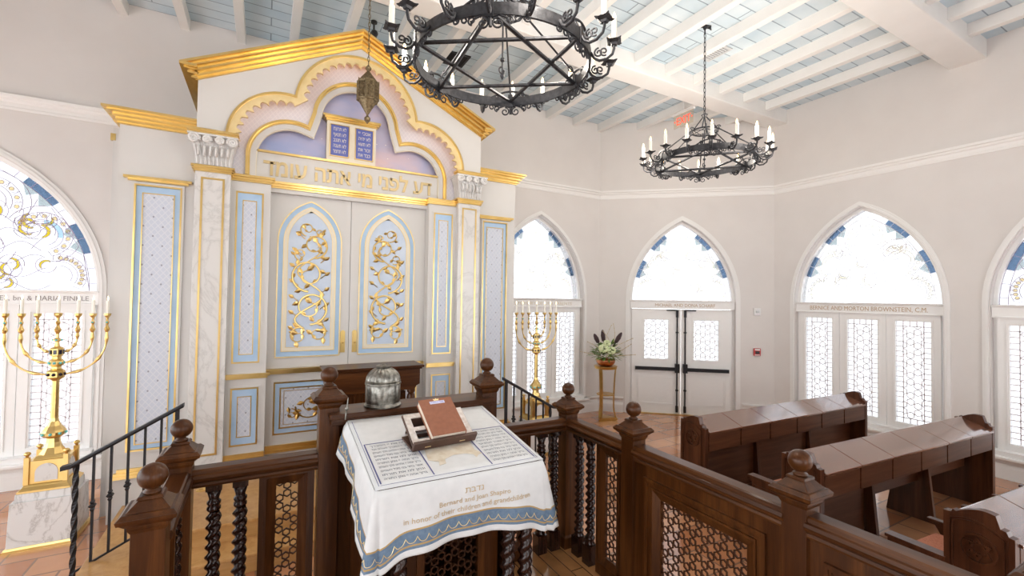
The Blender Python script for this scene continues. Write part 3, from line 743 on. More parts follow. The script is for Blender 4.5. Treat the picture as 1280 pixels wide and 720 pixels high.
for q, nm in ((-1, 0), (1, 1)):
    d0, d1 = (-.907, -.034) if q < 0 else (-.030, .907)
    cx = -.481 if q < 0 else .419
    mb = MB(); KB(mb, d0, d1, YD-.0, YD+.045, 1.405, 3.42); dr = mb.build('door', 'ark', ark, .004)
    G0 = gothic(cx, .338, 1.535, 2.86, .478); G1 = offset(G0, .058); G1[0] = (G1[0][0], 1.60); G1[-1] = (G1[-1][0], 1.60); G2 = offset(G0, .10); G2[0] = (G2[0][0], 1.642); G2[-1] = (G2[-1][0], 1.642)
    G, B_, C_, F_, V = MB(), MB(), MB(), MB(), MB()
    G.band(G0, -.010, .004, YD-.014, YD+.001, fK, True); G.band(G1, -.006, .003, YD-.014, YD, fK, True); G.band(G2, -.004, .002, YD-.012, YD, fK, True)
    B_.plate([G0, G1], YD-.005, YD+.001, fK); C_.plate([G1, G2], YD-.010, YD, fK); F_.plate([G2], YD-.004, YD, fK)
    # vine: rising S of linked scrolls
    y = YD-.004
    h = q
    curl(V, cx-.095*h, 1.80, .115, 60 if h>0 else 120, 1.15, y, .009, h, 6, .085)
    curl(V, cx+.105*h, 1.77, .105, 120 if h>0 else 60, 1.1, y, .009, -h, 5, .085)
    curl(V, cx-.015*h, 2.10, .200, -90, 1.45, y, .012, -h, 9, .085)
    curl(V, cx+.015*h, 2.48, .195, -90, 1.45, y, .012, h, 9, .08)
    curl(V, cx-.05*h, 2.83, .150, -90, 1.4, y, .010, -h, 8, .075)
    curl(V, cx+.10*h, 2.72, .07, -120, 1.1, y, .007, h, 3, .06)
    curl(V, cx+.035*h, 3.02, .085, -100, 1.2, y, .007, h, 4, .055)
    curl(V, cx-.09*h, 2.98, .05, -60, 1., y, .006, -h, 2, .055)
    V.tube([(XC+cx+h*.155*math.sin(PI*(i/30)*3.9+.4)*(1-.25*i/30), y-.006, 1.86+1.08*i/30) for i in range(31)], [.011*(1-.5*i/30) for i in range(31)], 6)
    for k in range(13):
        t = (k+.5)/13; sg = 1 if k % 2 else -1; zz = 1.80+1.18*t; xx = cx+sg*(.205-.07*max(0,t-.7)/.3)
        leaf(V, xx-sg*.045, zz, 90-sg*55, .075, y); V.tube([(XC+xx-sg*.045, y-.006, zz), (XC+xx-sg*.085, y-.006, zz-.035)], .005, 5)
    G.build('gilt_moulding', 'palegold', dr); B_.build('blue_border', 'blue', dr); C_.build('cream_border', 'cream', dr); F_.build('pale_field', 'paleblue', dr); V.build('gilt_vine', 'gold', dr)
    hx = -.032+q*.068
    mb = MB(); pl = gothic(hx, .027, 1.56, 1.80, .028, 6); pl = [(hx+.027,1.56),(hx+.018,1.535),(hx-.018,1.535),(hx-.027,1.56)][::-1]+pl[1:-1] if False else pl
    mb.plate([pl], YD-.012, YD, fK); mb.plate([gothic(hx,.016,1.58,1.79,.02,6)], YD-.017, YD-.012, fK)
    hd = mb.build('lock_plate', 'gold', dr)
    mb = MB(); mb.lathe([(.012,0),(.012,.02),(.007,.022),(.007,.03)], (0,0,0), 10, lambda x,y_,z: (XC+hx+x, YD-.017-z, 1.68+y_)); mb.build('keyhole', 'brass', hd)
V = MB()
for h in (-1, 1):
    curl(V, h*.44, .96, .16, 180 if h<0 else 0, 1.3, YD-.007, .008, -h, 6, .085); curl(V, h*.64, .88, .06, 90, 1.1, YD-.007, .006, h, 3, .07); curl(V, h*.15, .93, .12, 90, 1.2, YD-.007, .008, h, 5, .08)
    leaf(V, h*.46, 1.0, 10, .14, YD-.01)
V.build('gilt_vine', 'brass', bay)
# upper front: gabled panel with a three-lobed opening
def trefoil(rt, ct, cl, zl, rl, zb, n=18):
    """outline from lower right, three lobes, to lower left (open)"""
    # intersection of top lobe (0,ct,rt) and right lobe (cl,zl,rl)
    best = None
    for i in range(0, 1800):
        a = i*.05; x, z = rt*math.cos(R(a)), ct+rt*math.sin(R(a)); e = abs(math.hypot(x-cl, z-zl)-rl)
        if z >= zl and (best is None or e < best[0]): best = (e, a, x, z)
    e, a, x, z = best
    b = math.degrees(math.atan2(z-zl, x-cl))
    right = [(cl+rl, zb)] + arc(cl, zl, rl, 0, b, n)
    top = arc(0, ct, rt, a, 180-a, 2*n)
    left = [(-x_, z_) for x_, z_ in reversed(right)]
    return right+top[1:-1]+left
T0 = trefoil(.69, 4.385, .767, 3.90, .561, 3.87)
T1 = trefoil(.49, 4.34, .70, 3.78, .45, 3.56)
apexz = 5.195
face = [(1.59, 3.87), (1.59, 4.425), (0, apexz), (-1.59, 4.425), (-1.59, 3.87)]
# single loop (opening reaches the lower edge)
loop = [(1.59,3.88),(1.59,4.425),(0,apexz),(-1.59,4.425),(-1.59,3.88)] + list(reversed(T0))
loop[5] = (T0[-1][0], 3.88); loop[-1] = (T0[0][0], 3.88)
mb = MB(); mb.plate([loop], YC, YC+.06, fK)
for q in (-1,1): mb.box(XC+min(q*1.55,q*1.59), XC+max(q*1.55,q*1.59), YC+.06, 7.0, 3.88, 4.43)
up = mb.build('gable_front', 'ark', ark)
# scalloped gilt border round the opening
path = T0
acc = [0]
for i in range(1, len(path)): acc.append(acc[-1]+math.dist(path[i-1], path[i]))
inner = []
ns = 36
for k in range(ns):
    for j in range(11):
        s = acc[-1]*(k+j/10)/ns
        i = max(i for i in range(len(acc)) if acc[i] <= s+1e-9); i = min(i, len(path)-2)
        t = (s-acc[i])/(acc[i+1]-acc[i]); p = (path[i][0]+(path[i+1][0]-path[i][0])*t, path[i][1]+(path[i+1][1]-path[i][1])*t)
        dx, dz = path[i+1][0]-path[i][0], path[i+1][1]-path[i][1]; l = math.hypot(dx,dz)
        dep = .122-.052*math.sqrt(max(0, 1-(2*min(max((j/10-.08)/.84,0),1)-1)**2))
        inner.append((p[0]-dz/l*dep, p[1]+dx/l*dep, s))
# drop points that fold over at the cusps
def ok(p):
    dmin = min(math.dist(p[:2], q) for q in path); return dmin > .062
inner = [p[:2] for p in inner if ok(p)]
mb = MB(); mb.plate([path+list(reversed(inner))], YC-.015, YC+.02, fK); sc_ = mb.build('scalloped_border', 'palegold', up)
mb = MB(); mb.band(path, -.014, .010, YC-.03, YC-.012, fK); mb.build('gilt_edge', 'gold', sc_)
# raking cornice with side returns
mb = MB(); steps = ((0,.018,.02),(.018,.034,.055),(.034,.060,.03),(.060,.078,.085),(.078,.100,.06),(.100,.113,.115),(.113,.130,.10),(.130,.155,.15))
e = [(1.59,4.425),(0,apexz),(-1.59,4.425)]
for a,b,p in steps:
    k = 1.0
    o1 = offset(e, -b); o0 = offset(e, -a)
    ext = 1.59+p*.95
    def at(path_, x): # extend the sloping line to |x|
        (x0,z0),(x1,z1) = path_[0], path_[1]; return (x, z1+(z0-z1)*(abs(x)-0)/(x0-0))
    lo = [at(o0, ext), o0[1], at(o0, -ext)]; hi = [at(o1, ext), o1[1], at(o1, -ext)]
    mb.plate([[lo[2], lo[1], lo[0], hi[0], hi[1], hi[2]]], YC-p, YC+.25, fK)
    for q in (-1,1): mb.box(XC+min(q*1.59,q*ext), XC+max(q*1.59,q*ext), YC-p+.004, 7.0, at(o0,ext)[1]-.0, at(o1,ext)[1])
mb.build('raking_cornice', 'gold', up)
mb = MB(); mb.plate([[(1.6,4.40),(0,5.18),(-1.6,4.40)]], YI+.26, 7.0, fK); mb.build('roof', 'ark', up)
# second layer in silk, with the inner gilt trefoil; behind it the painted sky
loop = [(1.56,3.50),(1.56,4.35),(0.75,4.80),(.7,5.1),(0,5.15),(-.7,5.1),(-.75,4.80),(-1.56,4.35),(-1.56,3.50)] + list(reversed(T1))
loop[9] = (T1[-1][0], 3.50); loop[-1] = (T1[0][0], 3.50)
mb = MB(); mb.plate([loop], YI+.08, YI+.11, fK); silk = mb.build('silk_surround', 'lavender', ark)
mb = MB(); mb.band(T1, -.012, .012, YI+.03, YI+.09, fK); mb.band(T1, .012, .03, YI+.05, YI+.09, fK); mb.build('gilt_arch', 'gold', silk)
mb = MB(); mb.band(T1, .03, .085, YI+.065, YI+.10, fK); mb.build('white_arch', 'ark', silk)
mb = MB(); mb.band(T1, .085, .095, YI+.075, YI+.11, fK); mb.build('inner_fillet', 'cream', silk)
mb = MB(); mb.plate([[(1.2,3.86),(1.2,4.3),(.6,4.9),(-.6,4.9),(-1.2,4.3),(-1.2,3.86)]], YI+.20, YI+.22, fK); mb.build('painted_sky', 'sky', ark)
mb = MB(); KB(mb, -1.12, 1.12, YI+.11, YI+.21, 3.50, 3.86); band_ = mb.build('inscription_band', 'ark', ark)
mb = MB(); KB(mb, -1.06, 1.06, YI+.075, YI+.21, 3.845, 3.862); KB(mb, -1.06, 1.06, YI+.09, YI+.21, 3.862, 3.872); mb.build('gilt_fillet', 'gold', band_)
heb = 'דע לפני מי אתה עומד'
vs_, fs_h = text_mesh(heb[::-1], .255, 'CENTER', .006, 3)
lo_, hi_ = min(v[0] for v in vs_), max(v[0] for v in vs_)
words_h = heb.split(' ')[::-1]; full = hi_-lo_; cur_ = lo_
for wd in words_h:
    v_, f_w = text_mesh(wd[::-1], .255, 'LEFT', .006, 3, .0065); wmax = max(p[0] for p in v_)
    sp_ = text_mesh('x', .255)[0]
    mb = MB(); k_ = 1.93/full; mb.add([(XC-.02+(cur_+x)*k_, YI+.104-z, 3.60+y) for x,y,z in v_], f_w); mb.build('hebrew_word', 'lettergold', band_)
    cur_ += wmax + (full-sum(max(p[0] for p in text_mesh(w_[::-1], .255, 'LEFT', .006, 3)[0]) for w_ in words_h))/(len(words_h)-1)
# tablets of the law
tb = MB(); KB(tb, -.335, .237, YI+.10, YI+.20, 3.87, 4.345); tab = tb.build('tablet_frame', 'cream', ark)
mb = MB()
for z0,z1,p in ((4.345,4.365,.01),(4.365,4.385,.03),(4.385,4.41,.05)): KB(mb, -.335-p, .237+p, YI+.10-p, YI+.19, z0, z1)
mb.build('tablet_cornice', 'gold', tab)
left = ['לא תרצח','לא תנאף','לא תגנב','לא תענה','לא תחמד']; right = ['אנכי יי','לא יהיה','לא תשא','זכור את','כבד את']
for x0, x1, rows in ((-.293,-.09,left), (-.004,.196,right)):
    mb = MB(); KB(mb, x0, x1, YI+.088, YI+.105, 3.93, 4.30); t_ = mb.build('tablet', plain('tablet_blue', (.10,.13,.42), .45) if 'tabb' not in M else M['tabb'], tab)
    M['tabb'] = t_.data.materials[0]
    for k, s in enumerate(rows):
        mb = MB(); text(mb, s[::-1], .062, lambda x,y,z,k=k: (XC+(x0+x1)/2+x, YI+.087-z, 4.235-.068*k+y), ex=.001, width=.145); mb.build('letter_line', 'cream', t_)
    mb = MB(); mb.band(rect(x0,x1,3.93,4.30), -.008, .0, YI+.08, YI+.10, fK, True); mb.build('tablet_edge', 'gold', tab)

# ------------------------------------------------------------------ steps before the ark
st = struct('ark_steps')
mb = MB(); mb.box(-1.13, 3.03, 4.24, 5.75, 0, .135); mb.box(-.66, 2.56, 4.52, 5.85, .135, .295); mb.build('riser', 'oakx', st)
mb = MB(); mb.box(-1.162, 3.062, 4.207, 5.74, .132, .16); mb.box(-.692, 2.592, 4.487, 5.86, .292, .32); mb.build('tread', 'oak', st, .006)
fo = thing('floor_outlet', 'small round brass floor outlet set in the oak step left of the ark', 'floor outlet', (-.49,5.36,.32))
mb = MB(); mb.lathe([(.045,0),(.045,.006),(.035,.009),(.034,.006),(.0,.006)], (-.49,5.36,.32), 20); mb.build('cover', 'gold', fo)
mb = MB(); mb.lathe([(.018,0),(.018,.004),(.0,.004)], (-.49,5.36,.326), 14); mb.build('lid', 'brass', fo)

# iron stair rails
def stair_rail(q, label):
    X = lambda x: x if q < 0 else 2*XC-x
    o = thing('stair_railing', label, 'stair railing', (X(-.9),4.65,0), 'iron stair rails beside the ark')
    yr = 4.65; za, zb = 1.285, .93; xa, xb = -.605, -1.225
    P = lambda t: (X(xa+(xb-xa)*t), za+(zb-za)*t)
    mb = MB()
    mb.extr([(-.021,-.012),(.021,-.012),(.024,0),(.021,.010),(-.021,.010),(-.024,0)], -.07, 1.04, lambda t,a,b: (P(t)[0], yr+a*1.25, P(t)[1]+b*1.5))
    x, z = P(1.04); mb.extr([(-.026,-.018),(.026,-.018),(.026,.014),(-.026,.014)], 0, 1, lambda t,a,b: (x+q*.06*t, yr+a, z+b-.010*t)); mb.build('handrail', 'dark', o)
    for t, zb_ in ((0, .32), (1, 0)):
        x, z = P(t); mb = MB()
        if t:
            for i in range(40):
                a0 = i*.35; zz = zb_+(z-zb_)*i/40; z2 = zb_+(z-zb_)*(i+1)/40
                mb.add([(x+.020*math.cos(a0+dz+k*PI/2+PI/4), yr+.020*math.sin(a0+dz+k*PI/2+PI/4), zc) for zc,dz in ((zz,0),(z2,.35)) for k in range(4)], [(0,1,5,4),(1,2,6,5),(2,3,7,6),(3,0,4,7)])
        else: mb.box(x-.014, x+.014, yr-.014, yr+.014, zb_, z)
        mb.build('post', 'dark', o)
    for k in range(1, 6):
        t = k/6; x, z = P(t); zlow = .42-.42*0 + (.10-.42)*t
        mb = MB(); mb.box(x-.008, x+.008, yr-.008, yr+.008, zlow, z)
        zm = z-.40
        for dz, r in ((0,.022),(.028,.014),(-.028,.014)): mb.frustum(x, yr, zm+dz-.014, zm+dz, r*.6, r); mb.frustum(x, yr, zm+dz, zm+dz+.014, r, r*.6)
        mb.build('baluster', 'dark', o)
    mb = MB(); mb.extr([(-.008,-.008),(.008,-.008),(.008,.008),(-.008,.008)], 0, 1, lambda t,a,b: (P(t)[0], yr+a, .42-.32*t+b)); mb.build('bottom_rail', 'dark', o)
stair_rail(-1, 'black iron stair rail on the left side of the ark, by the left menorah')
stair_rail(1, 'black iron stair rail on the right side of the ark, before the right menorah')

# hanging lantern
la = thing('hanging_lantern', 'pierced bronze eternal-light lantern hanging on a chain before the ark arch', 'lantern', (.95,5.08,4.15))
mb = MB(); LX, LY = .95, 5.08
mb.lathe([(.012,4.30-.16+.16*0),(.0121,4.31)], (LX,LY,0), 6) if False else None
mb.lathe([(.001,4.135),(.032,4.175),(.034,4.20),(.012,4.225),(.012,4.24),(.09,4.37),(.10,4.385)], (LX,LY,0), 8); mb.build('base_finial', 'lantern', la)
mb = MB(); mb.lathe([(.112,4.385),(.118,4.395),(.118,4.40),(.112,4.41),(.112,4.58),(.118,4.59),(.118,4.60),(.10,4.61)], (LX,LY,0), 8)
for k in range(8):
    a = 2*PI*(k+.5)/8
    mb.tube([(LX+.116*math.cos(a), LY+.116*math.sin(a), 4.39+.022*i) for i in range(11)], .006, 5)
    for i in range(6):
        for sgn in (-1,1):
            a1, a2 = a+PI/8-.18*sgn, a+PI/8+.18*sgn; r = .1075
            mb.tube([(LX+r*math.cos(a1), LY+r*math.sin(a1), 4.41+.028*i), (LX+r*math.cos(a2), LY+r*math.sin(a2), 4.41+.028*(i+1))], .004, 4)
mb.build('body', 'lantern', la)
mb = MB(); mb.lathe([(.105,4.60),(.085,4.63),(.03,4.70),(.014,4.72),(.03,4.74),(.034,4.755),(.012,4.785),(.008,4.79)], (LX,LY,0), 8); mb.build('cap', 'lantern', la)
def chain(x, y, z0, z1, r=.016, t=.004):
    mb = MB(); n = max(3, int((z1-z0)/(r*2.9))); st_ = (z1-z0)/n
    for i in range(n):
        zc = z0+st_*(i+.5); hh = st_*.5+t*1.2
        pts = []
        for k in range(10):
            a = 2*PI*k/10; u, w = r*.62*math.cos(a), hh*math.sin(a); pts.append((x+(u if i%2 else 0), y+(0 if i%2 else u), zc+w))
        mb.tube(pts, t, 4, True)
    return mb
chain(LX, LY, 4.785, 5.70).build('chain', 'lantern', la)
mb = MB(); mb.lathe([(.04,5.69),(.04,5.70),(.012,5.70)], (LX,LY,0), 10); mb.tube([(LX,LY,5.69),(LX,LY,H)], .008, 6); mb.build('ceiling_plate', 'dark', la)
# black spot lamp on the roof of the ark
sp = thing('spot_lamp', 'small black spot lamp hanging from the ceiling behind the peak of the ark gable', 'spot lamp', (1.18,6.0,5.6))
mb = MB(); mb.lathe([(.03,0),(.045,.03),(.045,.11),(.03,.13)], (0,0,0), 14, lambda x,y,z: (1.18+x, 6.06-z, 5.67+y)); mb.build('lamp_head', 'black', sp)
mb = MB(); mb.tube([(1.18,6.0,5.69),(1.18,6.0,5.83)], .012, 6); mb.lathe([(.04,5.825),(.04,5.848)], (1.18,6.0,0), 12); mb.build('stem', 'black', sp)
# ================================================================== READING PLATFORM
BZ = .183; XL, XRR = -.385, 2.285; YF = 3.13; ZR = 1.25
pf = struct('platform_floor')
mb = MB(); mb.box(XL-.09, XRR+.09, -1.6, YF+.09, 0, BZ-.02); mb.build('platform_body', 'wood_x', pf)
mb = MB(); mb.box(XL-.10, XRR+.10, -1.6, YF+.10, BZ-.02, BZ); mb.build('platform_planks', 'bfloor', pf)

def post(x, y, ztop, parent, w=.058, z0=BZ):
    """newel post: shaft with plinth, moulded pyramid cap and ball (ztop = centre of the ball)"""
    mb = MB(); zc = ztop-.13
    mb.box(x-w, x+w, y-w, y+w, z0, zc-.06)
    mb.frustum(x, y, z0, z0+.09, w+.014, w+.014); mb.frustum(x, y, z0+.09, z0+.105, w+.014, w)
    for a,b,r0,r1 in ((-.075,-.055,w,w+.010),(-.055,-.040,w+.010,w+.012),(-.040,-.022,w+.016,w+.034),(-.022,-.004,w+.038,w+.042),(-.004,.012,w+.040,w+.026),(.012,.05,w+.016,w-.020),(.05,.062,w-.012,w-.018)):
        mb.frustum(x, y, zc+a, zc+b, r0, r1)
    o = mb.build('newel_post', 'wood_z', parent, .002)
    mb = MB(); mb.sm = True
    mb.lathe([(.030,zc+.060-ztop),(.032,-.058),(.022,-.053),(.022,-.045)]+[(.053*math.sin(PI*i/14), -.053*math.cos(PI*i/14)) for i in range(3,14)]+[(.001,.053)], (x,y,ztop), 22)
    mb.build('ball_finial', 'wood_z', o)
    return o
def handrail(axis, t0, t1, c, parent, z=ZR):
    prof = [(-.050,-.100),(.050,-.100),(.055,-.088),(.050,-.076),(.066,-.062),(.070,-.045),(.064,-.030),(.050,-.026),(.048,-.008),(.040,0),(-.040,0),(-.048,-.008),(-.050,-.026),(-.064,-.030),(-.070,-.045),(-.066,-.062),(-.050,-.076),(-.055,-.088)]
    mb = MB(); f = (lambda t,a,b: (t, c+a, z+b)) if axis == 'x' else (lambda t,a,b: (c+a, t, z+b))
    mb.extr(prof, t0, t1, f); return mb.build('handrail', 'wood_'+axis, parent)
def twist_mesh(z0, z1, r0, amp, pitch, seg=12, n=None):
    n = n or int((z1-z0)/.009); vs, fs = [], []
    for i in range(n+1):
        z = z0+(z1-z0)*i/n
        for k in range(seg):
            a = 2*PI*k/seg; r = r0*(1+amp*math.cos(2*(a-2*PI*z/pitch))); vs.append((r*math.cos(a), r*math.sin(a), z))
    for i in range(n):
        for k in range(seg): fs.append((i*seg+k, i*seg+(k+1)%seg, (i+1)*seg+(k+1)%seg, (i+1)*seg+k))
    return vs, fs
BAL = None
def baluster(x, y, parent):
    """twisted baluster between its foot block and the handrail; later ones share the first one's mesh"""
    global BAL
    if BAL is None:
        mb = MB(); mb.box(-.043,.043,-.043,.043,BZ,.33); mb.box(-.04,.04,-.04,.04,1.115,ZR-.10)
        mb.sm = True
        mb.lathe([(.040,.33),(.041,.345),(.030,.355),(.040,.375),(.040,.385),(.024,.405)], (0,0,0), 14)
        mb.lathe([(.024,.985),(.036,1.00),(.036,1.012),(.028,1.022),(.036,1.035),(.036,1.045),(.026,1.055),(.026,1.065),(.040,1.115)], (0,0,0), 14)
        mb.add(*twist_mesh(.40, .99, .0315, .30, .112))
        BAL = mb.build('twisted_baluster', 'dkwood', None); o = BAL
    else: o = BAL.copy(); COL.objects.link(o)
    org = parent['_org']; o.parent = parent; o.location = (x-org[0], y-org[1], -org[2]); return o
def lattice_frame(axis, t0, t1, c, parent, sp=.048, st=.085, ztop=ZR-.10, zl=None, zbot=None):
    """framed panel with pierced star lattice; spans t0..t1 along its axis at offset c"""
    f = (lambda s,z,d: (s, c+d, z)) if axis == 'x' else (lambda s,z,d: (c+d, s, z))
    zl = zl or ztop-.09; zb = zbot or BZ+.14
    outer = rect(t0, t1, BZ, ztop); inn = rect(t0+st, t1-st, zb, zl)
    k_ = min(.055, st*.62); big = offset(inn, -k_, True)
    mb = MB(); mb.plate([outer, big], -.032, .032, f); mb.ring(big, inn, .036, .013, f); mb.band(big, -.010, .003, -.041, .041, f, True)
    if st > .15:
        for d0, d1 in ((-.050,-.030),(.030,.050)): mb.band(inn, -.118, -.098, d0, d1, f, True); mb.band(inn, -.098, -.088, d0*.85, d1*.85, f, True)
    fr = mb.build('panel_frame', 'wood_z', parent)
    L = MB(); hexes(L, t0+st, t1-st, zb, zl, sp, sp*.54, sp*.37, -.005, .005, f, 1); L.build('star_lattice', 'latwood', fr)
    return fr
def railing(name, label, posts, rails, bals, frames):
    o = thing(name, label, 'railing', (posts[0][0], posts[0][1], BZ), 'carved railings round the reading platform')
    for p in posts: post(*p, o)
    for r in rails: handrail(*r, o)
    for b in bals: baluster(*b, o)
    for a, k in frames: lattice_frame(*a, o, **k)
    return o
ZB = 1.481
railing('platform_railing', 'carved wooden railing with twisted balusters on the left of the reading platform',
    [(XL, YF, ZB), (XL, 2.375, ZB)], [('x', XL+.05, .324, YF), ('y', 2.42, YF-.05, XL)],
    [(-.222, YF), (-.091, YF), (XL, 2.96), (XL, 2.825)],
    [(('x', .004, .308, YF), dict(st=.091, zl=1.085)), (('y', 2.44, 2.72, XL), dict(st=.078, zl=1.085))])
railing('platform_railing', 'long carved wooden railing with star lattice between the reading platform and the pews',
    [(XRR, YF, ZB), (XRR, 2.36, ZB), (XRR, 1.242, ZB), (XRR, .43, ZB)], [('x', 1.576, XRR-.05, YF), ('y', 2.41, YF-.05, XRR), ('y', 1.29, 2.31, XRR), ('y', .48, 1.19, XRR)],
    [(2.145, YF), (2.02, YF), (XRR, 2.962), (XRR, 2.822)],
    [(('x', 1.595, 1.90, YF), dict(st=.095, zl=1.085)), (('y', 2.43, 2.715, XRR), dict(st=.080, zl=1.085)), (('y', 1.30, 2.302, XRR), dict(st=.205, zl=.955)), (('y', .49, 1.184, XRR), dict(st=.185, zl=.955))])

# ------------------------------------------------------------------ reading desk
dk = thing('reading_desk', 'dark carved wooden reading desk with two ball-topped posts under the white cloth', 'reading desk', (XC, 2.7, BZ))
for q in (-1, 1): post(XC+q*.565, YF, 1.73, dk, .060)
mb = MB(); mb.box(XC-.62+.05, XC+.62-.05, 3.0, 3.26, 1.468, 1.50)
for z0,z1,p in ((1.425,1.445,.0),(1.445,1.468,.015)): mb.box(XC-.56, XC+.56, 3.02-p, 3.24+p, z0, z1)
mb.build('shelf', 'wood_x', dk, .004)
mb = MB(); mb.box(XC-.51, XC+.51, YF-.03, YF+.03, BZ, 1.43); bp = mb.build('back_panel', 'wood_z', dk)
for q in (-1,1): mb = MB(); mb.band(rect(XC+q*.255-.2, XC+q*.255+.2, .4, 1.3), -.02, .015, YF+.028, YF+.045, XZ, True); mb.build('panel_moulding', 'wood_z', bp)
tz = lambda y: 1.325+.152*(y-2.18)
mb = MB(); mb.extr([(2.195,-.035),(2.98,-.035),(2.98,0),(2.195,0)], XC-.45, XC+.45, lambda t,a,b: (t, a, tz(a)+b)); mb.build('table_top', 'wood_x', dk)
mb = MB(); mb.box(XC-.40, XC+.40, 2.34, 2.40, 1.14, 1.29); mb.box(XC-.40, XC+.40, 2.34, YF, .25, .30); mb.box(XC-.42, XC+.42, 2.22, YF, BZ, .25); mb.build('desk_base', 'wood_x', dk)
f_ = lambda s,z,d: (s, 2.40+d, z)
mb = MB(); op = rect(XC-.17, XC+.17, .42, 1.06); mb.plate([rect(XC-.29, XC+.29, .25, 1.2), op], -.02, .02, f_); mb.band(op, -.03, .012, -.035, -.018, f_, True); fr = mb.build('front_panel', 'wood_z', dk)
L = MB(); hexes(L, XC-.17, XC+.17, .42, 1.06, .046, .0255, .0175, -.007, .007, f_); L.build('star_lattice', 'latwood', fr)
for q in (-1,1):
    mb = MB(); mb.box(XC+q*.40-.02, XC+q*.40+.02, 2.42, YF, .25, 1.25); mb.build('side_panel', 'wood_z', dk)
    for k in (0, 1):
        x = XC+q*(.315+.115*k); y = 2.30
        mb = MB(); mb.box(x-.05, x+.05, y-.05, y+.05, .25, .38); mb.box(x-.05, x+.05, y-.05, y+.05, 1.10, 1.26); mb.sm = True
        mb.lathe([(.046,.38),(.048,.40),(.034,.41),(.045,.43),(.028,.455)], (x,y,0), 14); mb.lathe([(.028,1.03),(.045,1.05),(.034,1.07),(.046,1.10)], (x,y,0), 14)
        vs, fs = twist_mesh(.45, 1.04, .036, .24, .13); mb.add([(a+x,b+y,c) for a,b,c in vs], fs); mb.build('twisted_column', 'dkwood', dk)

# ------------------------------------------------------------------ cloth
clo = thing('tablecloth', 'white prayer-printed cloth with a blue and gold border draped over the reading desk', 'tablecloth', (XC, 2.6, 1.36))
XA, XB_, YA, YB = XC-.468, XC+.468, 2.175, 3.0
# perimeter samples: left side (back to front), rounded corner, front, rounded corner, right side
per = []
def seg_(p, q, nrm, n, w0, w1):
    for i in range(n): t = i/n; per.append((p[0]+(q[0]-p[0])*t, p[1]+(q[1]-p[1])*t, nrm, w0+(w1-w0)*t))
seg_((XA,YB),(XA,YA+.02),(-1,0),16,0,1)
for i in range(8): a = 180+90*i/8; per.append((XA+.02+.02*math.cos(R(a)), YA+.02+.02*math.sin(R(a)), (math.cos(R(a)), math.sin(R(a))), 1+i/8))
seg_((XA+.02,YA),(XB_-.02,YA),(0,-1),40,2,3)
for i in range(8): a = 270+90*i/8; per.append((XB_-.02+.02*math.cos(R(a)), YA+.02+.02*math.sin(R(a)), (math.cos(R(a)), math.sin(R(a))), 3+i/8))
seg_((XB_,YA+.02),(XB_,YB),(1,0),17,4,5)
def drop(w):
    """hem drop below the table edge along the perimeter"""
    LS_, LF_, LC_ = .80, .896, .031                       # side, front and corner lengths
    if w < 1: s = LS_*w
    elif w < 2: s = LS_+LC_*(w-1)
    elif w < 3: s = LS_+LC_+LF_*(w-2)
    elif w < 4: s = LS_+LC_+LF_+LC_*(w-3)
    else: s = LS_+LF_+2*LC_+LS_*(w-4)
    a, b = LS_+LC_/2, LS_+1.5*LC_+LF_
    D = .17+.13*min(1,s/LS_)**1.4 if s < a else (.300+.012*math.sin(7*(s-a)+1.2)+.030*(s-a) if s < b else .335-.15*((s-b)/LS_)**.8)
    k = math.exp(-((s-a)/.085)**2); j = math.exp(-((s-b)/.075)**2)
    return D*(1-.0)+.062*k+.040*j+.016*math.exp(-((s-a+.30)/.09)**2)
def cloth_pt(i, t):
    """point on the hanging cloth: i perimeter sample, t distance below the edge"""
    x, y, n, w = per[i]; D = drop(w); k = t/D
    fold = .016*math.sin(w*9.0+.8)*k + .010*math.sin(w*23)*k
    corner = (.035*math.sin(PI*((w-1) if w < 2 else (w-3)))*k if (1 < w < 2 or 3 < w < 4) else 0)
    out = .012*min(1,k*6)+.030*k+fold+corner
    return (x+n[0]*out, y+n[1]*out, tz(y)-t*.995-.0*k)
rows = [0,.01,.03,.06]; NR = 15
mb = MB(); cols = len(per)
# hanging part: body rows then border rows measured from the hem
def trow(i, r):
    D = drop(per[i][3])
    bo = [.118,.110,.100,.06,.050,.042,.030,.012,0]     # distances from the hem
    body = 7
    if r <= body: return (D-bo[0])*r/body
    return D-bo[r-body]
NRW = 7+8
vs = [cloth_pt(i, trow(i, r)) for r in range(NRW+1) for i in range(cols)]
mb.sm = True
for r in range(NRW):
    k = r-7
    mb.cur = 0 if r < 7 or k >= 6 else (2 if k in (0,4) else 1)
    base = len(mb.v)
    mb.add([vs[q*cols+i] for q in (r, r+1) for i in range(cols)], [(i, i+1, cols+i+1, cols+i) for i in range(cols-1)])
mb.cur = 0
# top sheet
nx, ny = 16, 10
tv = [(XA+(XB_-XA)*i/nx, YA+(YB-YA)*j/ny, tz(YA+(YB-YA)*j/ny)+.003) for j in range(ny+1) for i in range(nx+1)]
mb.add(tv, [(j*(nx+1)+i, j*(nx+1)+i+1, (j+1)*(nx+1)+i+1, (j+1)*(nx+1)+i) for j in range(ny) for i in range(nx)])
co = mb.build('fabric', ['cloth','clothblue','thread'], clo, weld=.0008)
so = co.modifiers.new('thickness', 'SOLIDIFY'); so.thickness = .003; so.offset = 1
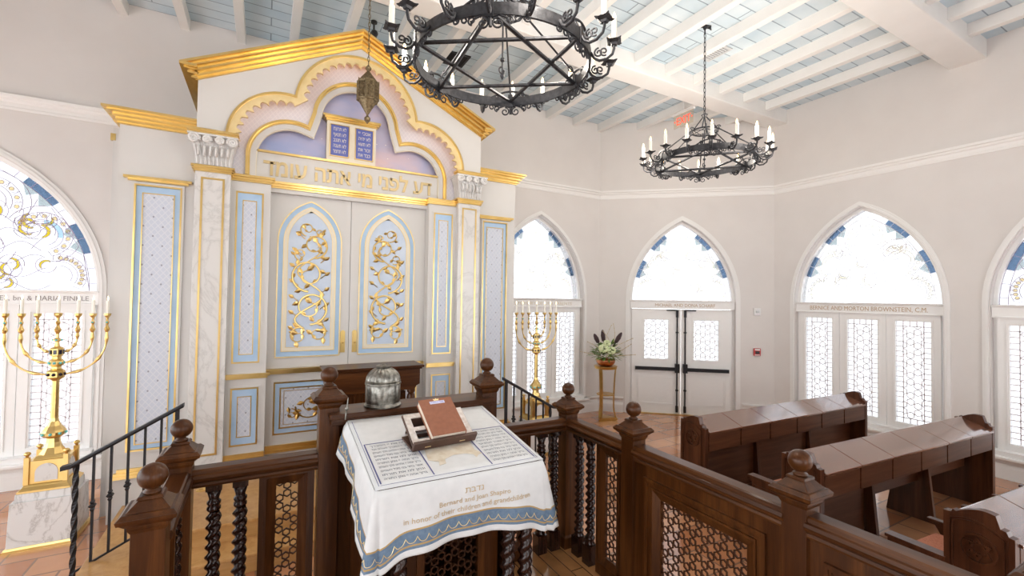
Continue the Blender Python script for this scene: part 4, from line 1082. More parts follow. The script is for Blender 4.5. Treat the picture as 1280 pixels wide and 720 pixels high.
# gold scallops along the blue border
mb = MB(); L = 0; pts = []
for i in range(cols): pts.append(i)
def along(u):
    i = min(int(u), cols-2); f2 = u-i; return i, f2
dist_ = [0]
for i in range(1, cols):
    a, b = cloth_pt(i-1, drop(per[i-1][3])-.07), cloth_pt(i, drop(per[i][3])-.07); dist_.append(dist_[-1]+math.dist(a,b))
tot = dist_[-1]; ns = int(tot/.056); line = []
for k in range(ns*14+1):
    s = tot*k/(ns*14)
    i = max(j for j in range(cols) if dist_[j] <= s+1e-9); i = min(i, cols-2); f2 = (s-dist_[i])/(dist_[i+1]-dist_[i]+1e-9)
    ph = (k % 14)/14; h = .058+.026*(1-math.sin(PI*ph))**1.5
    a = cloth_pt(i, drop(per[i][3])-h); b = cloth_pt(i+1, drop(per[i+1][3])-h); n1 = per[i][2]
    line.append((a[0]+(b[0]-a[0])*f2+n1[0]*.0045, a[1]+(b[1]-a[1])*f2+n1[1]*.0045, a[2]+(b[2]-a[2])*f2))
mb.tube(line, .0019, 4); mb.build('gold_scallops', 'palegold', clo)
# dedication in gold thread on the front
def fl(x0, zoff, sl=0):
    def f(x, y, z):
        xx = x0+x; t = (xx-XA-.02)/(XB_-XA-.04); u = 24+40*min(max(t,0),.999); i = int(u); f2 = u-i
        tt = tz(YA)-(zoff+y)
        a, b = cloth_pt(i, tt), cloth_pt(i+1, tt); return (xx, a[1]+(b[1]-a[1])*f2-.0055-z, zoff+y)
    return f
mb = MB(); z_ = tz(YA)
text(mb, 'נדבת'[::-1], .042, fl(XC+.035, z_-.085), ex=.0008, width=.105)
text(mb, 'Bernard and Joan Shapiro', .034, fl(XC+.04, z_-.128), ex=.0008, width=.40)
text(mb, 'in honor of their children and grandchildren', .036, fl(XC+.01, z_-.170), ex=.0008, width=.70)
mb.build('dedication', 'dedication', clo)
# printed panels on the top
ft = lambda x, y, z: (x, y, tz(y)+.0075+z)
mb = MB()
def line2(x0,y0,x1,y1,w=.0035): 
    if abs(x1-x0) > abs(y1-y0): mb.add([ft(x0,y0-w,0),ft(x1,y1-w,0),ft(x1,y1+w,0),ft(x0,y0+w,0)], [(0,1,2,3)])
    else: mb.add([ft(x0-w,y0,0),ft(x1-w,y1,0),ft(x1+w,y1,0),ft(x0+w,y0,0)], [(0,1,2,3)])
xs = (XA+.035, XC-.165, XC+.165, XB_-.035)
for a, b in ((xs[0],xs[1]), (xs[2],xs[3])):
    line2(a,2.215,a,2.64); line2(b,2.215,b,2.64); line2(a,2.64,b,2.64)
line2(XA+.03, 2.203, XB_-.03, 2.203, .0016); line2(XA+.022, 2.20, XA+.022, 2.97, .0014); line2(XB_-.022, 2.20, XB_-.022, 2.97, .0014)
mb.build('printed_border', 'inkblue', clo)
bl1 = ['ברכו את יי המברך','ברוך יי המברך לעולם ועד','ברוך אתה יי אלהינו מלך העולם','אשר בחר בנו מכל העמים','ונתן לנו את תורתו','ברוך אתה יי נותן התורה']
bl2 = ['ברוך אתה יי אלהינו מלך העולם','אשר נתן לנו תורת אמת','וחיי עולם נטע בתוכנו','ברוך אתה יי נותן התורה']
for rows_, x0, x1 in ((bl1+bl1[2:6], xs[0], xs[1]), (bl2+bl1[1:6]+bl2[:1], xs[2], xs[3])):
    mb = MB()
    for k, s in enumerate(rows_): text(mb, s[::-1], .028, lambda x,y,z,k=k: ft((x0+x1)/2+x, 2.60-.0395*k+y, 0), ex=0, width=(x1-x0)-.05, res=1)
    mb.build('printed_blessing', 'ink', clo)
mb = MB()
poly = [(XC-.13,2.50),(XC-.15,2.36),(XC-.10,2.33),(XC-.11,2.29),(XC-.07,2.30),(XC-.06,2.345),(XC+.0,2.375),(XC+.07,2.37),(XC+.11,2.345),(XC+.115,2.31),(XC+.135,2.335),(XC+.165,2.345),(XC+.14,2.40),(XC+.15,2.50)]
mb.plate([poly], 0, .0006, lambda s,z,d: ft(s,z,d)); mb.build('printed_scroll', 'tanprint', clo)
mb = MB(); mb.plate([[(XC-.20,2.66),(XC-.17,2.655),(XC-.12,2.67),(XC-.13,2.70),(XC-.10,2.73),(XC-.16,2.70)]], 0, .0006, lambda s,z,d: ft(s,z,d)); mb.build('printed_motif', 'tanprint', clo)

# ------------------------------------------------------------------ book stand and book
def on_desk(x, y, h=0): return (x, y, tz(y)+.010+h)
bs = thing('book_stand', 'low dark wooden book stand with a pale speckled top on the white cloth', 'book stand', on_desk(XC-.0, 2.5))
# local frame: stand runs u (left-right) and v (up the slope); placed slightly turned
ang = R(4); ux, uy = math.cos(ang), math.sin(ang); B0 = (.752, 2.475); tilt = R(33)
def fs_(u, v, w):
    """u along the lip, v up the slope, w off the slope"""
    yy = v*math.cos(tilt)-w*math.sin(tilt); zz = v*math.sin(tilt)+w*math.cos(tilt)
    x = B0[0]+u*ux-yy*uy; y = B0[1]+u*uy+yy*ux; base_ = 1.325+.152*(B0[1]+u*uy-2.18)+.011
    return (x, y, base_+zz+.021)
WS, LS = .375, .225
win_ = [rect(.035+q*.108, .125+q*.108, v0, v1) for q in range(3) for v0,v1 in ((.035,.10),(.125,.195))]
mb = MB(); mb.plate([rect(0, WS, 0, LS)]+win_, .012, .020, lambda s,z,d: fs_(s,z,d)); mb.build('stand_face', 'standtop', bs)
mb = MB(); mb.plate([rect(-.006, WS+.006, 0, LS+.006)]+win_, 0, .012, lambda s,z,d: fs_(s,z,d)); mb.box(-.008, WS+.008, -.018, 0, -.012, .045, fs_); 
mb.build('stand_board', 'stand', bs)
mb = MB(); h_ = lambda u, t: (fs_(u, LS*.9, 0)[0], fs_(u, LS*.9, 0)[1]-.02*(1-t), None)
p1, p2 = fs_(.03, LS*.92, -.002), fs_(WS-.03, LS*.92, -.002)
zb1, zb2 = 1.325+.152*(p1[1]+.06-2.18)+.010, 1.325+.152*(p2[1]+.06-2.18)+.010
mb.add([p1, p2, (p2[0],p2[1]+.06,zb2), (p1[0],p1[1]+.06,zb1), (p1[0],p1[1]-.012,p1[2]), (p2[0],p2[1]-.012,p2[2]), (p2[0],p2[1]+.048,zb2), (p1[0],p1[1]+.048,zb1)], [(0,1,2,3),(4,7,6,5),(0,4,5,1),(1,5,6,2),(2,6,7,3),(3,7,4,0)]); mb.build('back_leg', 'stand', bs)
b0 = fs_(0,0,0); mb = MB(); mb.plate([rect(-.008, WS+.008, 0, .17), rect(.03, WS-.03, .03, .145)], 0, .010, lambda u,v,w: (B0[0]+u*ux-v*uy, B0[1]+u*uy+v*ux, tz(B0[1]+u*uy+v*ux)+.0125+w)); mb.build('base_board', 'stand', bs)
mb = MB()
for u in (.06, WS-.10): mb.box(u, u+.035, -.0195, -.018, .006, .011, fs_)
mb.build('lip_inlay', 'palegold', bs)
bk = thing('prayer_book', 'thick brown prayer book lying closed on the dark book stand', 'book', fs_(.2,0,.02))
BU0, BU1, BL_, BT = .100, .315, .285, .040
mb = MB(); mb.box(BU0+.006, BU1-.003, .006, BL_-.006, .0245, .0245+BT-.004, fs_); mb.build('pages', 'paper', bk)
mb = MB(); mb.box(BU0, BU1, .002, BL_, .0205, .0245, fs_); mb.box(BU0, BU1, .002, BL_, .0205+BT, .0245+BT, fs_); mb.box(BU1-.003, BU1+.001, .002, BL_, .0205, .0245+BT, fs_); cv = mb.build('cover', 'bookcover', bk, .002)
mb = MB(); mb.plate([rect(.165,.262,.240,.262)], .0645, .0652, lambda s,z,d: fs_(s,z,d)); lb = mb.build('title_label', 'label', bk)
mb = MB(); text(mb, 'שער התפלה'[::-1], .019, lambda x,y,z: fs_(.213+x,.246+y,.0654+z), ex=0, width=.085); mb.build('label_lettering', 'labelblue', lb)
mb = MB(); mb.plate([[(.198,.266),(.228,.266),(.232,.282),(.221,.275),(.213,.286),(.205,.275),(.194,.282)]], .0645, .0652, lambda s,z,d: fs_(s,z,d)); mb.build('crown_emblem', 'palegold', bk)

# ------------------------------------------------------------------ silver dome and pointer on the shelf
cr = thing('silver_canister', 'domed ribbed silver canister standing on the desk shelf between the posts', 'silver canister', (.728, YF-.0, 1.50))
cx_, cy_ = .728, 3.12
mb = MB(); mb.lathe([(.112,1.502),(.120,1.504),(.122,1.512),(.116,1.520),(.112,1.528)], (cx_,cy_,0), 32); mb.build('foot', 'silver', cr)
mb = MB(); mb.sm = True
def ribbed(prof, n=16, seg=96, amp=.035):
    vs = []
    for r, z in prof:
        for k in range(seg):
            a = 2*PI*k/seg; rr = r*(1+amp*(abs(math.sin(n*a/2))-.6)); vs.append((cx_+rr*math.cos(a), cy_+rr*math.sin(a), z))
    m_ = len(prof)
    mb.add(vs, [(i*seg+k, i*seg+(k+1)%seg, (i+1)*seg+(k+1)%seg, (i+1)*seg+k) for i in range(m_-1) for k in range(seg)])
ribbed([(.108,1.525),(.112,1.53),(.112,1.645),(.109,1.65)], 14, 112, .05); mb.build('drum', 'silver', cr)
mb = MB(); mb.lathe([(.112,1.645),(.119,1.65),(.119,1.66),(.113,1.665),(.117,1.672),(.111,1.678)], (cx_,cy_,0), 36); mb.build('rim', 'silver', cr)
mb = MB(); mb.sm = True; ribbed([(.110*math.cos(R(a)), 1.675+.092*math.sin(R(a))) for a in range(0, 76, 5)], 18, 126, .085); mb.build('dome_lid', 'silver', cr)
mb = MB(); mb.lathe([(.034,1.760),(.048,1.764),(.050,1.771),(.040,1.775),(.036,1.770),(.020,1.777),(.008,1.783),(.001,1.784)], (cx_,cy_,0), 20); mb.build('crown_rim', 'silver', cr)
pt = thing('torah_pointer', 'thin silver pointer leaning at the left end of the desk shelf', 'pointer', (.47,2.99,1.46))
mb = MB(); P0, P1 = Vector((.466,2.985,1.466)), Vector((.484,3.0,1.60)); pp = [P0.lerp(P1, t) for t in (0,.08,.12,.4,.45,.5,.55,.6,.95,1)]
mb.tube(pp, [.003,.004,.005,.004,.009,.012,.009,.004,.003,.002], 8); mb.build('rod', 'silver', pt)
mb = MB(); mb.ball(tuple(P0.lerp(P1,.5)), .0125, 10, 6); mb.build('grip', 'silver', pt)

# ------------------------------------------------------------------ console before the ark
cs = thing('wooden_console', 'brown wooden console with shaped apron standing before the ark doors', 'console table', (XC+.16, 5.2, PZ))
y0, y1, zt, xa, xb = 5.02, 5.40, 1.47, XC-.37, XC+.66
mb = MB(); mb.box(xa-.02, xb+.02, y0-.02, y1, zt-.025, zt); mb.box(xa, xb, y0, y1, zt-.045, zt-.025); mb.build('top', 'wood_x', cs, .006)
mb = MB(); prof = [(xa+.02, zt-.045),(xb-.02, zt-.045),(xb-.02, zt-.215),(xb-.06, zt-.235),(xb-.075,zt-.265),(xb-.11, zt-.275),(xa+.11, zt-.275),(xa+.075,zt-.265),(xa+.06, zt-.235),(xa+.02, zt-.215)]
mb.plate([prof], y0+.02, y0+.05, XZ); mb.box(xa+.02, xb-.02, y0+.05, y1-.02, zt-.20, zt-.045); mb.build('apron', 'wood_x', cs)
for x in (xa+.10, xb-.10):
    mb = MB(); mb.lathe([(.05,PZ),(.05,PZ+.08),(.03,PZ+.10),(.045,PZ+.2),(.03,PZ+.5),(.028,.98),(.045,1.0),(.045,1.015),(.032,1.03),(.048,1.09),(.04,1.13),(.03,1.14),(.045,1.16),(.045,1.20)], (x,y0+.09,0), 14); mb.build('turned_leg', 'wood_z', cs)
mb = MB(); mb.box(xa+.16, xb-.16, y0+.16, y1-.04, PZ, zt-.2); cp = mb.build('cabinet_panel', 'wood_z', cs)
mb = MB()
for k in range(3): x = xa+.30+.27*k-.06; mb.band(rect(x-.09,x+.09,.5,1.15), -.012, .012, y0+.145, y0+.162, XZ, True)
mb.build('panel_moulding', 'wood_z', cp)
# ================================================================== MENORAHS
BR = (0, .138, .243, .348)
def make_pedestal():
    o = thing('menorah_pedestal', 'stepped white marble pedestal with a gold foot under the left menorah', 'pedestal', (0,0,0), 'marble menorah pedestals')
    mb = MB(); mb.frustum(0,0,0,.41,.215,.205); mb.frustum(0,0,.41,.475,.185,.18); mb.build('marble_block', 'marble2', o, .003)
    mb = MB(); mb.frustum(0,0,0,.018,.235,.235); mb.frustum(0,0,.018,.035,.228,.222); mb.build('gold_foot', 'gold', o)
    return o
def make_menorah():
    o = thing('menorah', 'large gold seven-branched menorah on the left marble pedestal', 'menorah', (0,0,0), 'gold menorahs beside the ark')
    b = .475
    mb = MB(); mb.frustum(0,0,b,b+.018,.175,.175); mb.frustum(0,0,b+.018,b+.045,.170,.145); mb.frustum(0,0,b+.045,b+.06,.150,.140); mb.frustum(0,0,b+.06,.735,.128,.128); mb.frustum(0,0,.735,.765,.10,.085)
    for sx in (-1,1):
        for sy in (-1,1): mb.box(sx*.128-.018,sx*.128+.018,sy*.128-.018,sy*.128+.018,b+.06,.775)
    base = mb.build('base_box', 'gold', o, .002)
    for sx in (-1,1):
        for sy in (-1,1):
            mb = MB(); mb.sm = True; mb.lathe([(.010,.775),(.012,.785),(.022,.797),(.024,.806),(.018,.818),(.002,.824)], (sx*.128,sy*.128,0), 12); mb.build('corner_knob', 'gold', base)
    mb = MB(); ar = gothic(0, .075, .555, .63, .078, 8)
    for f in (lambda s,z,d: (s,-.1285-d,z), lambda s,z,d: (.1285+d,s,z), lambda s,z,d: (s,.1285+d,z), lambda s,z,d: (-.1285-d,s,z)): mb.plate([ar], 0, .006, f)
    mb.build('marble_inlay', 'marble2', base)
    mb = MB(); mb.lathe([(.092,.765),(.060,.82),(.050,.86),(.046,.90),(.056,.905),(.072,.915),(.085,.93),(.086,.955),(.075,.975),(.050,1.01),(.034,1.05),(.029,1.08),(.029,1.08),(.026,1.42),(.034,1.43)], (0,0,0), 8); stem = mb.build('stem', 'gold', o)
    mb = MB(); mb.lathe([(.034,1.43),(.058,1.445),(.062,1.455),(.062,1.505),(.055,1.515),(.036,1.53),(.034,1.55),(.052,1.565),(.055,1.585),(.050,1.605),(.034,1.62),(.034,1.645),(.048,1.655),(.048,1.715),(.040,1.725),(.020,1.735),(.014,1.78),(.028,1.79),(.028,1.80),(.012,1.815),(.010,1.85),(.022,1.875),(.026,1.89),(.016,1.91),(.009,1.93),(.018,1.955),(.009,1.975),(.012,2.0),(.028,2.022),(.030,2.04),(.026,2.045)], (0,0,0), 8); hub = mb.build('hub', 'gold', o)
    for k in range(8):
        a = 2*PI*k/8
        for r,z,s in ((.083,.943,.013),(.052,1.585,.012),(.03,1.795,.009)):
            if s == .009 and k % 2: continue
            mb = MB(); mb.sm = True; mb.ball((r*math.cos(a), r*math.sin(a), z), s, 8, 6); mb.build('turquoise_stone', 'turq', stem if z < 1 else hub)
    for k in range(8):
        a = 2*PI*k/8; mb = MB(); mb.ball((.058*math.cos(a), .058*math.sin(a), 1.48), .015, 8, 6); mb.build('dark_stone', 'gem', hub); mb = MB()
        c, s = math.cos(a), math.sin(a); mb.box(-.011,.011,-.004,.004,1.665,1.705, lambda x,y,z: (.047*c-s*x+c*y, .047*s+c*x+s*y, z)); mb.build('dark_stone', 'gem', hub)
    for i in (1,2,3):
        zb = (0,1.685,1.585,1.48)[i]; R_ = BR[i]
        for q in (-1,1):
            pts = []; rr = []
            n = 26; zt_ = (0,1.83,1.81,1.80)[i]
            for k in range(n+1):
                t = k/n; a = PI/2*t
                pts.append((q*(.04+(R_-.04)*math.sin(a)**.92), 0, zb+(zt_-zb)*(1-math.cos(a))**1.0)); kn = abs(math.sin(PI*t*2.5)); rr.append(.0075+.0085*kn**6)
            pts += [(q*R_,0,z) for z in (1.86,1.875,1.89,1.91,1.93,1.945,1.955,1.965,1.98,2.0,2.02,2.04)]
            rr += [.009,.018,.022,.014,.008,.012,.016,.012,.008,.012,.026,.028]
            mb = MB(); mb.tube(pts, rr, 10); br = mb.build('branch', 'gold', o)
            mb = MB(); mb.ball((q*R_, -.014, 1.955), .009, 8, 6); mb.build('turquoise_stone', 'turq', br)
    return o
ML, MR = (-1.662, 5.69), (3.562, 5.69)
p1 = make_pedestal(); p1.location = (*ML, 0)
copy_thing(p1, (*MR, 0), None, 'stepped white marble pedestal with a gold foot under the right menorah')
m1 = make_menorah(); m1.location = (*ML, 0)
copy_thing(m1, (*MR, 0), None, 'large gold seven-branched menorah on the right marble pedestal')
cn = thing('menorah_candle', 'white lit candle', 'candle', (0,0,0), 'menorah candles')
mb = MB(); mb.lathe([(.013,0),(.013,.125),(.010,.130),(.002,.131)], (0,0,0), 12); mb.build('wax_stick', 'candle', cn)
mb = MB(); mb.sm = True; mb.lathe([(.001,.130),(.006,.138),(.0075,.146),(.005,.160),(.001,.172)], (0,0,0), 8); mb.build('candle_flame', 'tip', cn)
words = ('leftmost', 'second from the left', 'third from the left', 'middle', 'third from the right', 'second from the right', 'rightmost')
first = True
for side, (mx, my) in (('left', ML), ('right', MR)):
    for i in range(7):
        x = mx+(-1 if i < 3 else 1)*BR[abs(i-3)]; lb = '%s white candle burning on the %s gold menorah' % (words[i], side)
        if first: cn.location = (x, my, 2.035); cn['label'] = lb; first = False
        else: copy_thing(cn, (x, my, 2.035), None, lb)

# ================================================================== CHANDELIERS
def child_copy(o, parent, rz):
    c = copy_part(o, parent); c.rotation_euler = (0,0,rz); return c
def scroll(mb, c, r, a0, turns, hand, basis, t=.007):
    """C-scroll in the vertical plane given by basis u"""
    n = int(18*turns); pts = []
    for i in range(n+1):
        k = i/n; rr = r*(1-.75*k); a = a0+hand*360*turns*k
        w = rr*math.cos(R(a)); pts.append((c[0]+basis[0]*w, c[1]+basis[1]*w, c[2]+rr*math.sin(R(a))))
    mb.tube(pts, t, 6); return pts
def make_chandelier():
    o = thing('chandelier', 'round black wrought-iron chandelier', 'chandelier', (0,0,0), 'wrought-iron ring chandeliers')
    r = .612
    mb = MB(); seg = 72; vs = []
    for k in range(seg):
        a = 2*PI*k/seg
        for rr, z in ((r-.008,-.006),(r+.008,-.006),(r+.008,.066),(r-.008,.066)): vs.append((rr*math.cos(a), rr*math.sin(a), z))
    mb.add(vs, [(4*k+q, 4*((k+1)%seg)+q, 4*((k+1)%seg)+(q+1)%4, 4*k+(q+1)%4) for k in range(seg) for q in range(4)])
    for k in range(6): a = 2*PI*k/6; c, s = math.cos(a), math.sin(a); mb.box(-.018,.018,-.018,.012,-.02,.085, lambda x,y,z: (c*(r+y)-s*x, s*(r+y)+c*x, z))
    mb.build('ring_band', 'iron', o)
    for k in range(6):
        a0, a1 = 2*PI*k/6, 2*PI*(k+2)/6; mb = MB(); z = .020+.008*(k%2)
        mb.tube([(r*.985*math.cos(a0), r*.985*math.sin(a0), z), (r*.985*math.cos(a1), r*.985*math.sin(a1), z)], .0145, 6); mb.build('star_bar', 'iron', o)
    # one candle arm with its scrollwork, tray, candle and bulb
    mb = MB(); u = (1,0,0)
    mb.tube([(r+.007,0,.03),(r+.03,0,-.010),(r+.065,0,-.030),(r+.110,0,-.025),(r+.150,0,.005),(r+.160,0,.04),(r+.160,0,.075)], .0095, 7)
    scroll(mb, (r+.06,0,.025), .032, 90, 1.3, 1, u, .0065)
    scroll(mb, (r+.095,0,.03), .03, -60, 1.2, -1, u, .006)
    mb.frustum(r+.160,0,.075,.088,.026,.045); mb.frustum(r+.160,0,.060,.075,.016,.022)
    for k in range(4): a = PI/4+PI/2*k; mb.tube([(r+.160+.045*math.cos(a), .045*math.sin(a), .088), (r+.160+.065*math.cos(a), .065*math.sin(a), .094)], [.012,.003], 5)
    arm = mb.build('candle_arm', 'iron', o)
    mb = MB(); mb.lathe([(.019,.086),(.019,.225),(.015,.230),(.006,.232)], (r+.160,0,0), 12); mb.build('candle_sleeve', 'candle', arm)
    mb = MB(); mb.sm = True; mb.lathe([(.006,.230),(.010,.240),(.012,.250),(.008,.268),(.002,.285)], (r+.160,0,0), 8); mb.build('flame_bulb', 'flame', arm)
    for k in range(1, 18): child_copy(arm, o, 2*PI*k/18)
    # lower scrolls, running round under the band
    mb = MB()
    def fan(w, z): a = w/r; return (r*math.cos(a), r*math.sin(a), z)
    def cs(w0, z0, rad, a0, turns, hand, t=.006):
        n = int(16*turns); mb.tube([fan(w0+rad*(1-.72*i/n)*math.cos(R(a0+hand*360*turns*i/n)), z0+rad*(1-.72*i/n)*math.sin(R(a0+hand*360*turns*i/n))) for i in range(n+1)], t, 5)
    for q in (-1,1):
        mb.tube([fan(q*.012, -.015), fan(q*.05,-.005), fan(q*.095,-.022), fan(q*.115,-.05)], .0075, 6)
        cs(q*.045,-.055,.036, 90 if q>0 else 90, 1.3, q); cs(q*.110,-.030,.026, -90, 1.2, q); cs(q*.155,-.020,.028, 180 if q>0 else 0, 1.2, -q); cs(q*.215,-.012,.022, 180 if q>0 else 0, 1.15, q)
    mb.tube([fan(0,.0), fan(0,-.075)], .011, 6)
    lo = mb.build('lower_scroll', 'iron', o)
    for k in range(1, 6): child_copy(lo, o, 2*PI*k/6)
    # upper hoops between the vertices and the rods to the crown
    mb = MB()
    mb.tube([fan(q, .062+.055*math.sin(PI*(q+.16)/.32)) for q in [(-.16+.02*i) for i in range(17)]], .0085, 6)
    for q in (-1,1): cs(q*.10,.085,.026, -90, 1.2, -q)
    up_ = mb.build('upper_scroll', 'iron', o)
    for k in range(1, 6): child_copy(up_, o, 2*PI*k/6)
    mb = MB(); mb.tube([(r-.005,0,.07),(r-.03,0,.12),(r-.05,0,.125),(.175,0,.425)], .0075, 6); mb.tube([(r-.05+.02*math.cos(R(30*i)),0,.125+.02*math.sin(R(30*i))) for i in range(12)], .005, 5, True)
    rd = mb.build('support_rod', 'iron', o)
    for k in range(1, 6): child_copy(rd, o, 2*PI*k/6)
    mb = MB(); vs = []
    mb.tube([(.165*math.cos(2*PI*k/30), .165*math.sin(2*PI*k/30), .425) for k in range(30)], .010, 6, True)
    for k in range(6): a = 2*PI*k/6; scroll(mb, (.175*math.cos(a),.175*math.sin(a),.435), .032, 0, 1.3, 1, (math.cos(a),math.sin(a)), .006); mb.tube([(.165*math.cos(a),.165*math.sin(a),.42),(.165*math.cos(a+2*PI/3),.165*math.sin(a+2*PI/3),.42)], .005, 5)
    for k in range(4): a = PI/4+PI*k/2; mb.tube([(.165*math.cos(a),.165*math.sin(a),.43),(.02*math.cos(a),.02*math.sin(a),.615),(.035*math.cos(a),.035*math.sin(a),.645),(.012*math.cos(a),.012*math.sin(a),.655)], .0075, 6)
    mb.build('crown_ring', 'iron', o)
    mb = MB(); mb.tube([(0,0,.44),(0,0,-.055)], .007, 6); scroll(mb, (0,0,-.02), .03, 90, 1., 1, (1,0), .006); mb.ball((0,0,.36), .022, 8, 6); mb.ball((0,0,.06), .018, 8, 6); mb.lathe([(.001,-.085),(.014,-.06),(.016,-.05),(.006,-.04)], (0,0,0), 8); mb.build('centre_rod', 'iron', o)
    return o
ch = make_chandelier(); CZ2, CZ1 = 4.03, 3.87
def hang(o, zr, plate):
    mb = chain(0, 0, .64, H-zr-.10, .020, .0055); mb.build('chain', 'iron', o)
    mb = MB(); mb.frustum(0,0,H-zr-.012,H-zr,.075,.075,.03,.03); mb.frustum(0,0,H-zr-.05,H-zr-.012,.012,.02); mb.tube([(0,0,H-zr-.11),(0,0,H-zr-.04)], .010, 6)
    for q in (-1,1): mb.tube([(q*.07,0,H-zr-.010),(q*.11,.02,H-zr-.03)], [.02,.004], 5)
    mb.build('ceiling_plate', 'iron', o)
c2 = copy_thing(ch, (4.975, 3.90, CZ2), R(-16), 'farther wrought-iron ring chandelier of lit candles hanging over the pews')
hang(c2, CZ2, None)
ch.location = (1.44, 2.805, CZ1); ch.rotation_euler = (0,0,R(-4)); ch['label'] = 'nearer wrought-iron ring chandelier with a six-pointed star, hanging over the reading desk'
hang(ch, CZ1, None)

# ================================================================== FLOWER STAND
FX, FY = 5.66, 6.58
fst = thing('flower_stand', 'tall three-legged brass flower stand on the tiles left of the double door', 'plant stand', (FX,FY,0))
mb = MB()
tri = [(FX+.23*math.cos(R(a)), FY+.23*math.sin(R(a))) for a in (200,320,80)]
mb.plate([tri], .012, .045, lambda s,z,d: (s,z,d)); mb.plate([[(FX+(x-FX)*.93, FY+(y-FY)*.93) for x,y in tri]], .045, .06, lambda s,z,d: (s,z,d)); mb.plate([[(FX+(x-FX)*.96, FY+(y-FY)*.96) for x,y in tri]], 0, .012, lambda s,z,d: (s,z,d)); mb.build('base_plate', 'brass', fst)
for a in (200,320,80):
    c, s = math.cos(R(a)), math.sin(R(a)); mb = MB()
    path = [(.185,.06),(.182,.09),(.170,.13),(.158,.18),(.150,.26),(.152,.5),(.165,.8),(.18,.96),(.175,.975)]
    for i in range(len(path)-1):
        (r0,z0),(r1,z1) = path[i], path[i+1]; w = .030; vs = []
        for rr,zz in ((r0,z0),(r1,z1)):
            for dx,dy in ((-.012,-w),(.014,-w),(.014,w),(-.012,w)): vs.append((FX+c*(rr+dx)-s*dy, FY+s*(rr+dx)+c*dy, zz))
        mb.add(vs, [(0,1,5,4),(1,2,6,5),(2,3,7,6),(3,0,4,7),(3,2,1,0),(4,5,6,7)])
    mb.build('leg', 'brass', fst)
mb = MB(); mb.lathe([(.16,.47),(.165,.475),(.165,.485),(.16,.49)], (FX,FY,0), 24); mb.build('shelf', 'brass', fst)
mb = MB(); mb.lathe([(.19,.955),(.205,.96),(.21,.985),(.20,.995),(.215,1.0),(.215,1.01)], (FX,FY,0), 28); mb.build('top_ring', 'brass', fst)
fa = thing('flower_arrangement', 'pale green blooms, foliage and dark lilies in a copper bowl on the brass stand', 'flowers', (FX,FY,1.01))
mb = MB(); mb.sm = True; mb.lathe([(.09,1.013),(.14,1.03),(.17,1.07),(.18,1.12),(.175,1.13),(.165,1.12),(.155,1.08)], (FX,FY,0), 24); mb.build('bowl', 'copper', fa)
rnd = random.Random(3)
def leafblade(mb, p, d, l, w):
    d = Vector(d).normalized(); side = d.cross(Vector((0,0,1))); side = side.normalized() if side.length > .1 else Vector((1,0,0)); p = Vector(p); nrm_ = side.cross(d)
    vs = []
    for t,k in ((0,.1),(.25,.8),(.55,1),(.8,.55),(1,.02)):
        c = p+d*l*t+Vector((0,0,-.25*l*t*t)); vs += [c-side*w*k, c+nrm_*w*.25*k, c+side*w*k]
    mb.add(vs, [(3*i+j,3*i+j+1,3*i+4+j,3*i+3+j) for i in range(4) for j in range(2)])
for nm, mt, cnt, l0, l1 in (('foliage','leaf1',230,.08,.17), ('light_foliage','leaf2',120,.06,.13)):
    mb = MB()
    for i in range(cnt):
        a = rnd.uniform(0,2*PI); e = rnd.uniform(-.05,1.25); rr = rnd.uniform(.10,.30)
        d = (math.cos(a)*math.cos(e), math.sin(a)*math.cos(e), math.sin(e)); p = (FX+d[0]*rr*.95, FY+d[1]*rr*.95, 1.17+d[2]*rr*.9)
        leafblade(mb, p, (d[0]+rnd.uniform(-.5,.5), d[1]+rnd.uniform(-.5,.5), d[2]+rnd.uniform(-.4,.4)), rnd.uniform(l0,l1), rnd.uniform(.012,.026))
    tag(mb.build(nm, mt, fa), kind='stuff')
view = Vector((-.66,-.75,0)); rt = Vector((.75,-.66,0))
for dx, dz, s in ((-.04,.20,.095),(.10,.17,.085),(.02,.30,.07)):
    c = Vector((FX,FY,1.15))+rt*dx+view*.20+Vector((0,0,dz)); mb = MB()
    for i in range(70):
        th = rnd.uniform(0,2*PI); ph = math.acos(rnd.uniform(-1,1)); q = c+Vector((math.sin(ph)*math.cos(th), math.sin(ph)*math.sin(th), math.cos(ph)*.8))*s*.85
        mb.ball(tuple(q), s*.22, 6, 4)
    mb.build('bloom', 'bloom', fa)
for dx, dz, tx in ((-.20,.58,-.07),(-.06,.66,-.02),(.24,.62,.16)):
    b0 = Vector((FX,FY,1.16))+rt*dx*.4+Vector((0,0,.15)); b1 = Vector((FX,FY,1.02))+rt*(dx+tx*.3)+Vector((0,0,dz))
    ax = (b1-b0); mb = MB(); mb.tube([tuple(b0+ax*t) for t in (0,.4,.45,.7,.9,1)], [.008,.010,.034,.044,.030,.010], 8); mb.build('dark_lily', 'darkbloom', fa)
mb = MB()
for k in range(9):
    a = rnd.uniform(-1,1); b0 = Vector((FX,FY,1.15)); ang_ = R(90+a*75) if k < 6 else R(rnd.choice((5,172))); l = rnd.uniform(.42,.60); cu = rnd.uniform(-.12,.12)
    pts = [tuple(b0+rt*(math.cos(ang_)*l*t+cu*math.sin(3*t))+Vector((0,0,math.sin(ang_)*l*t*1.05+.05*t)) + view*.12*t) for t in [i/8 for i in range(9)]]
    mb.tube(pts, .0045, 4)
    for t in (5,6,7,8): mb.ball(pts[t], .010, 5, 4)
mb.build('twig', 'twig', fa)

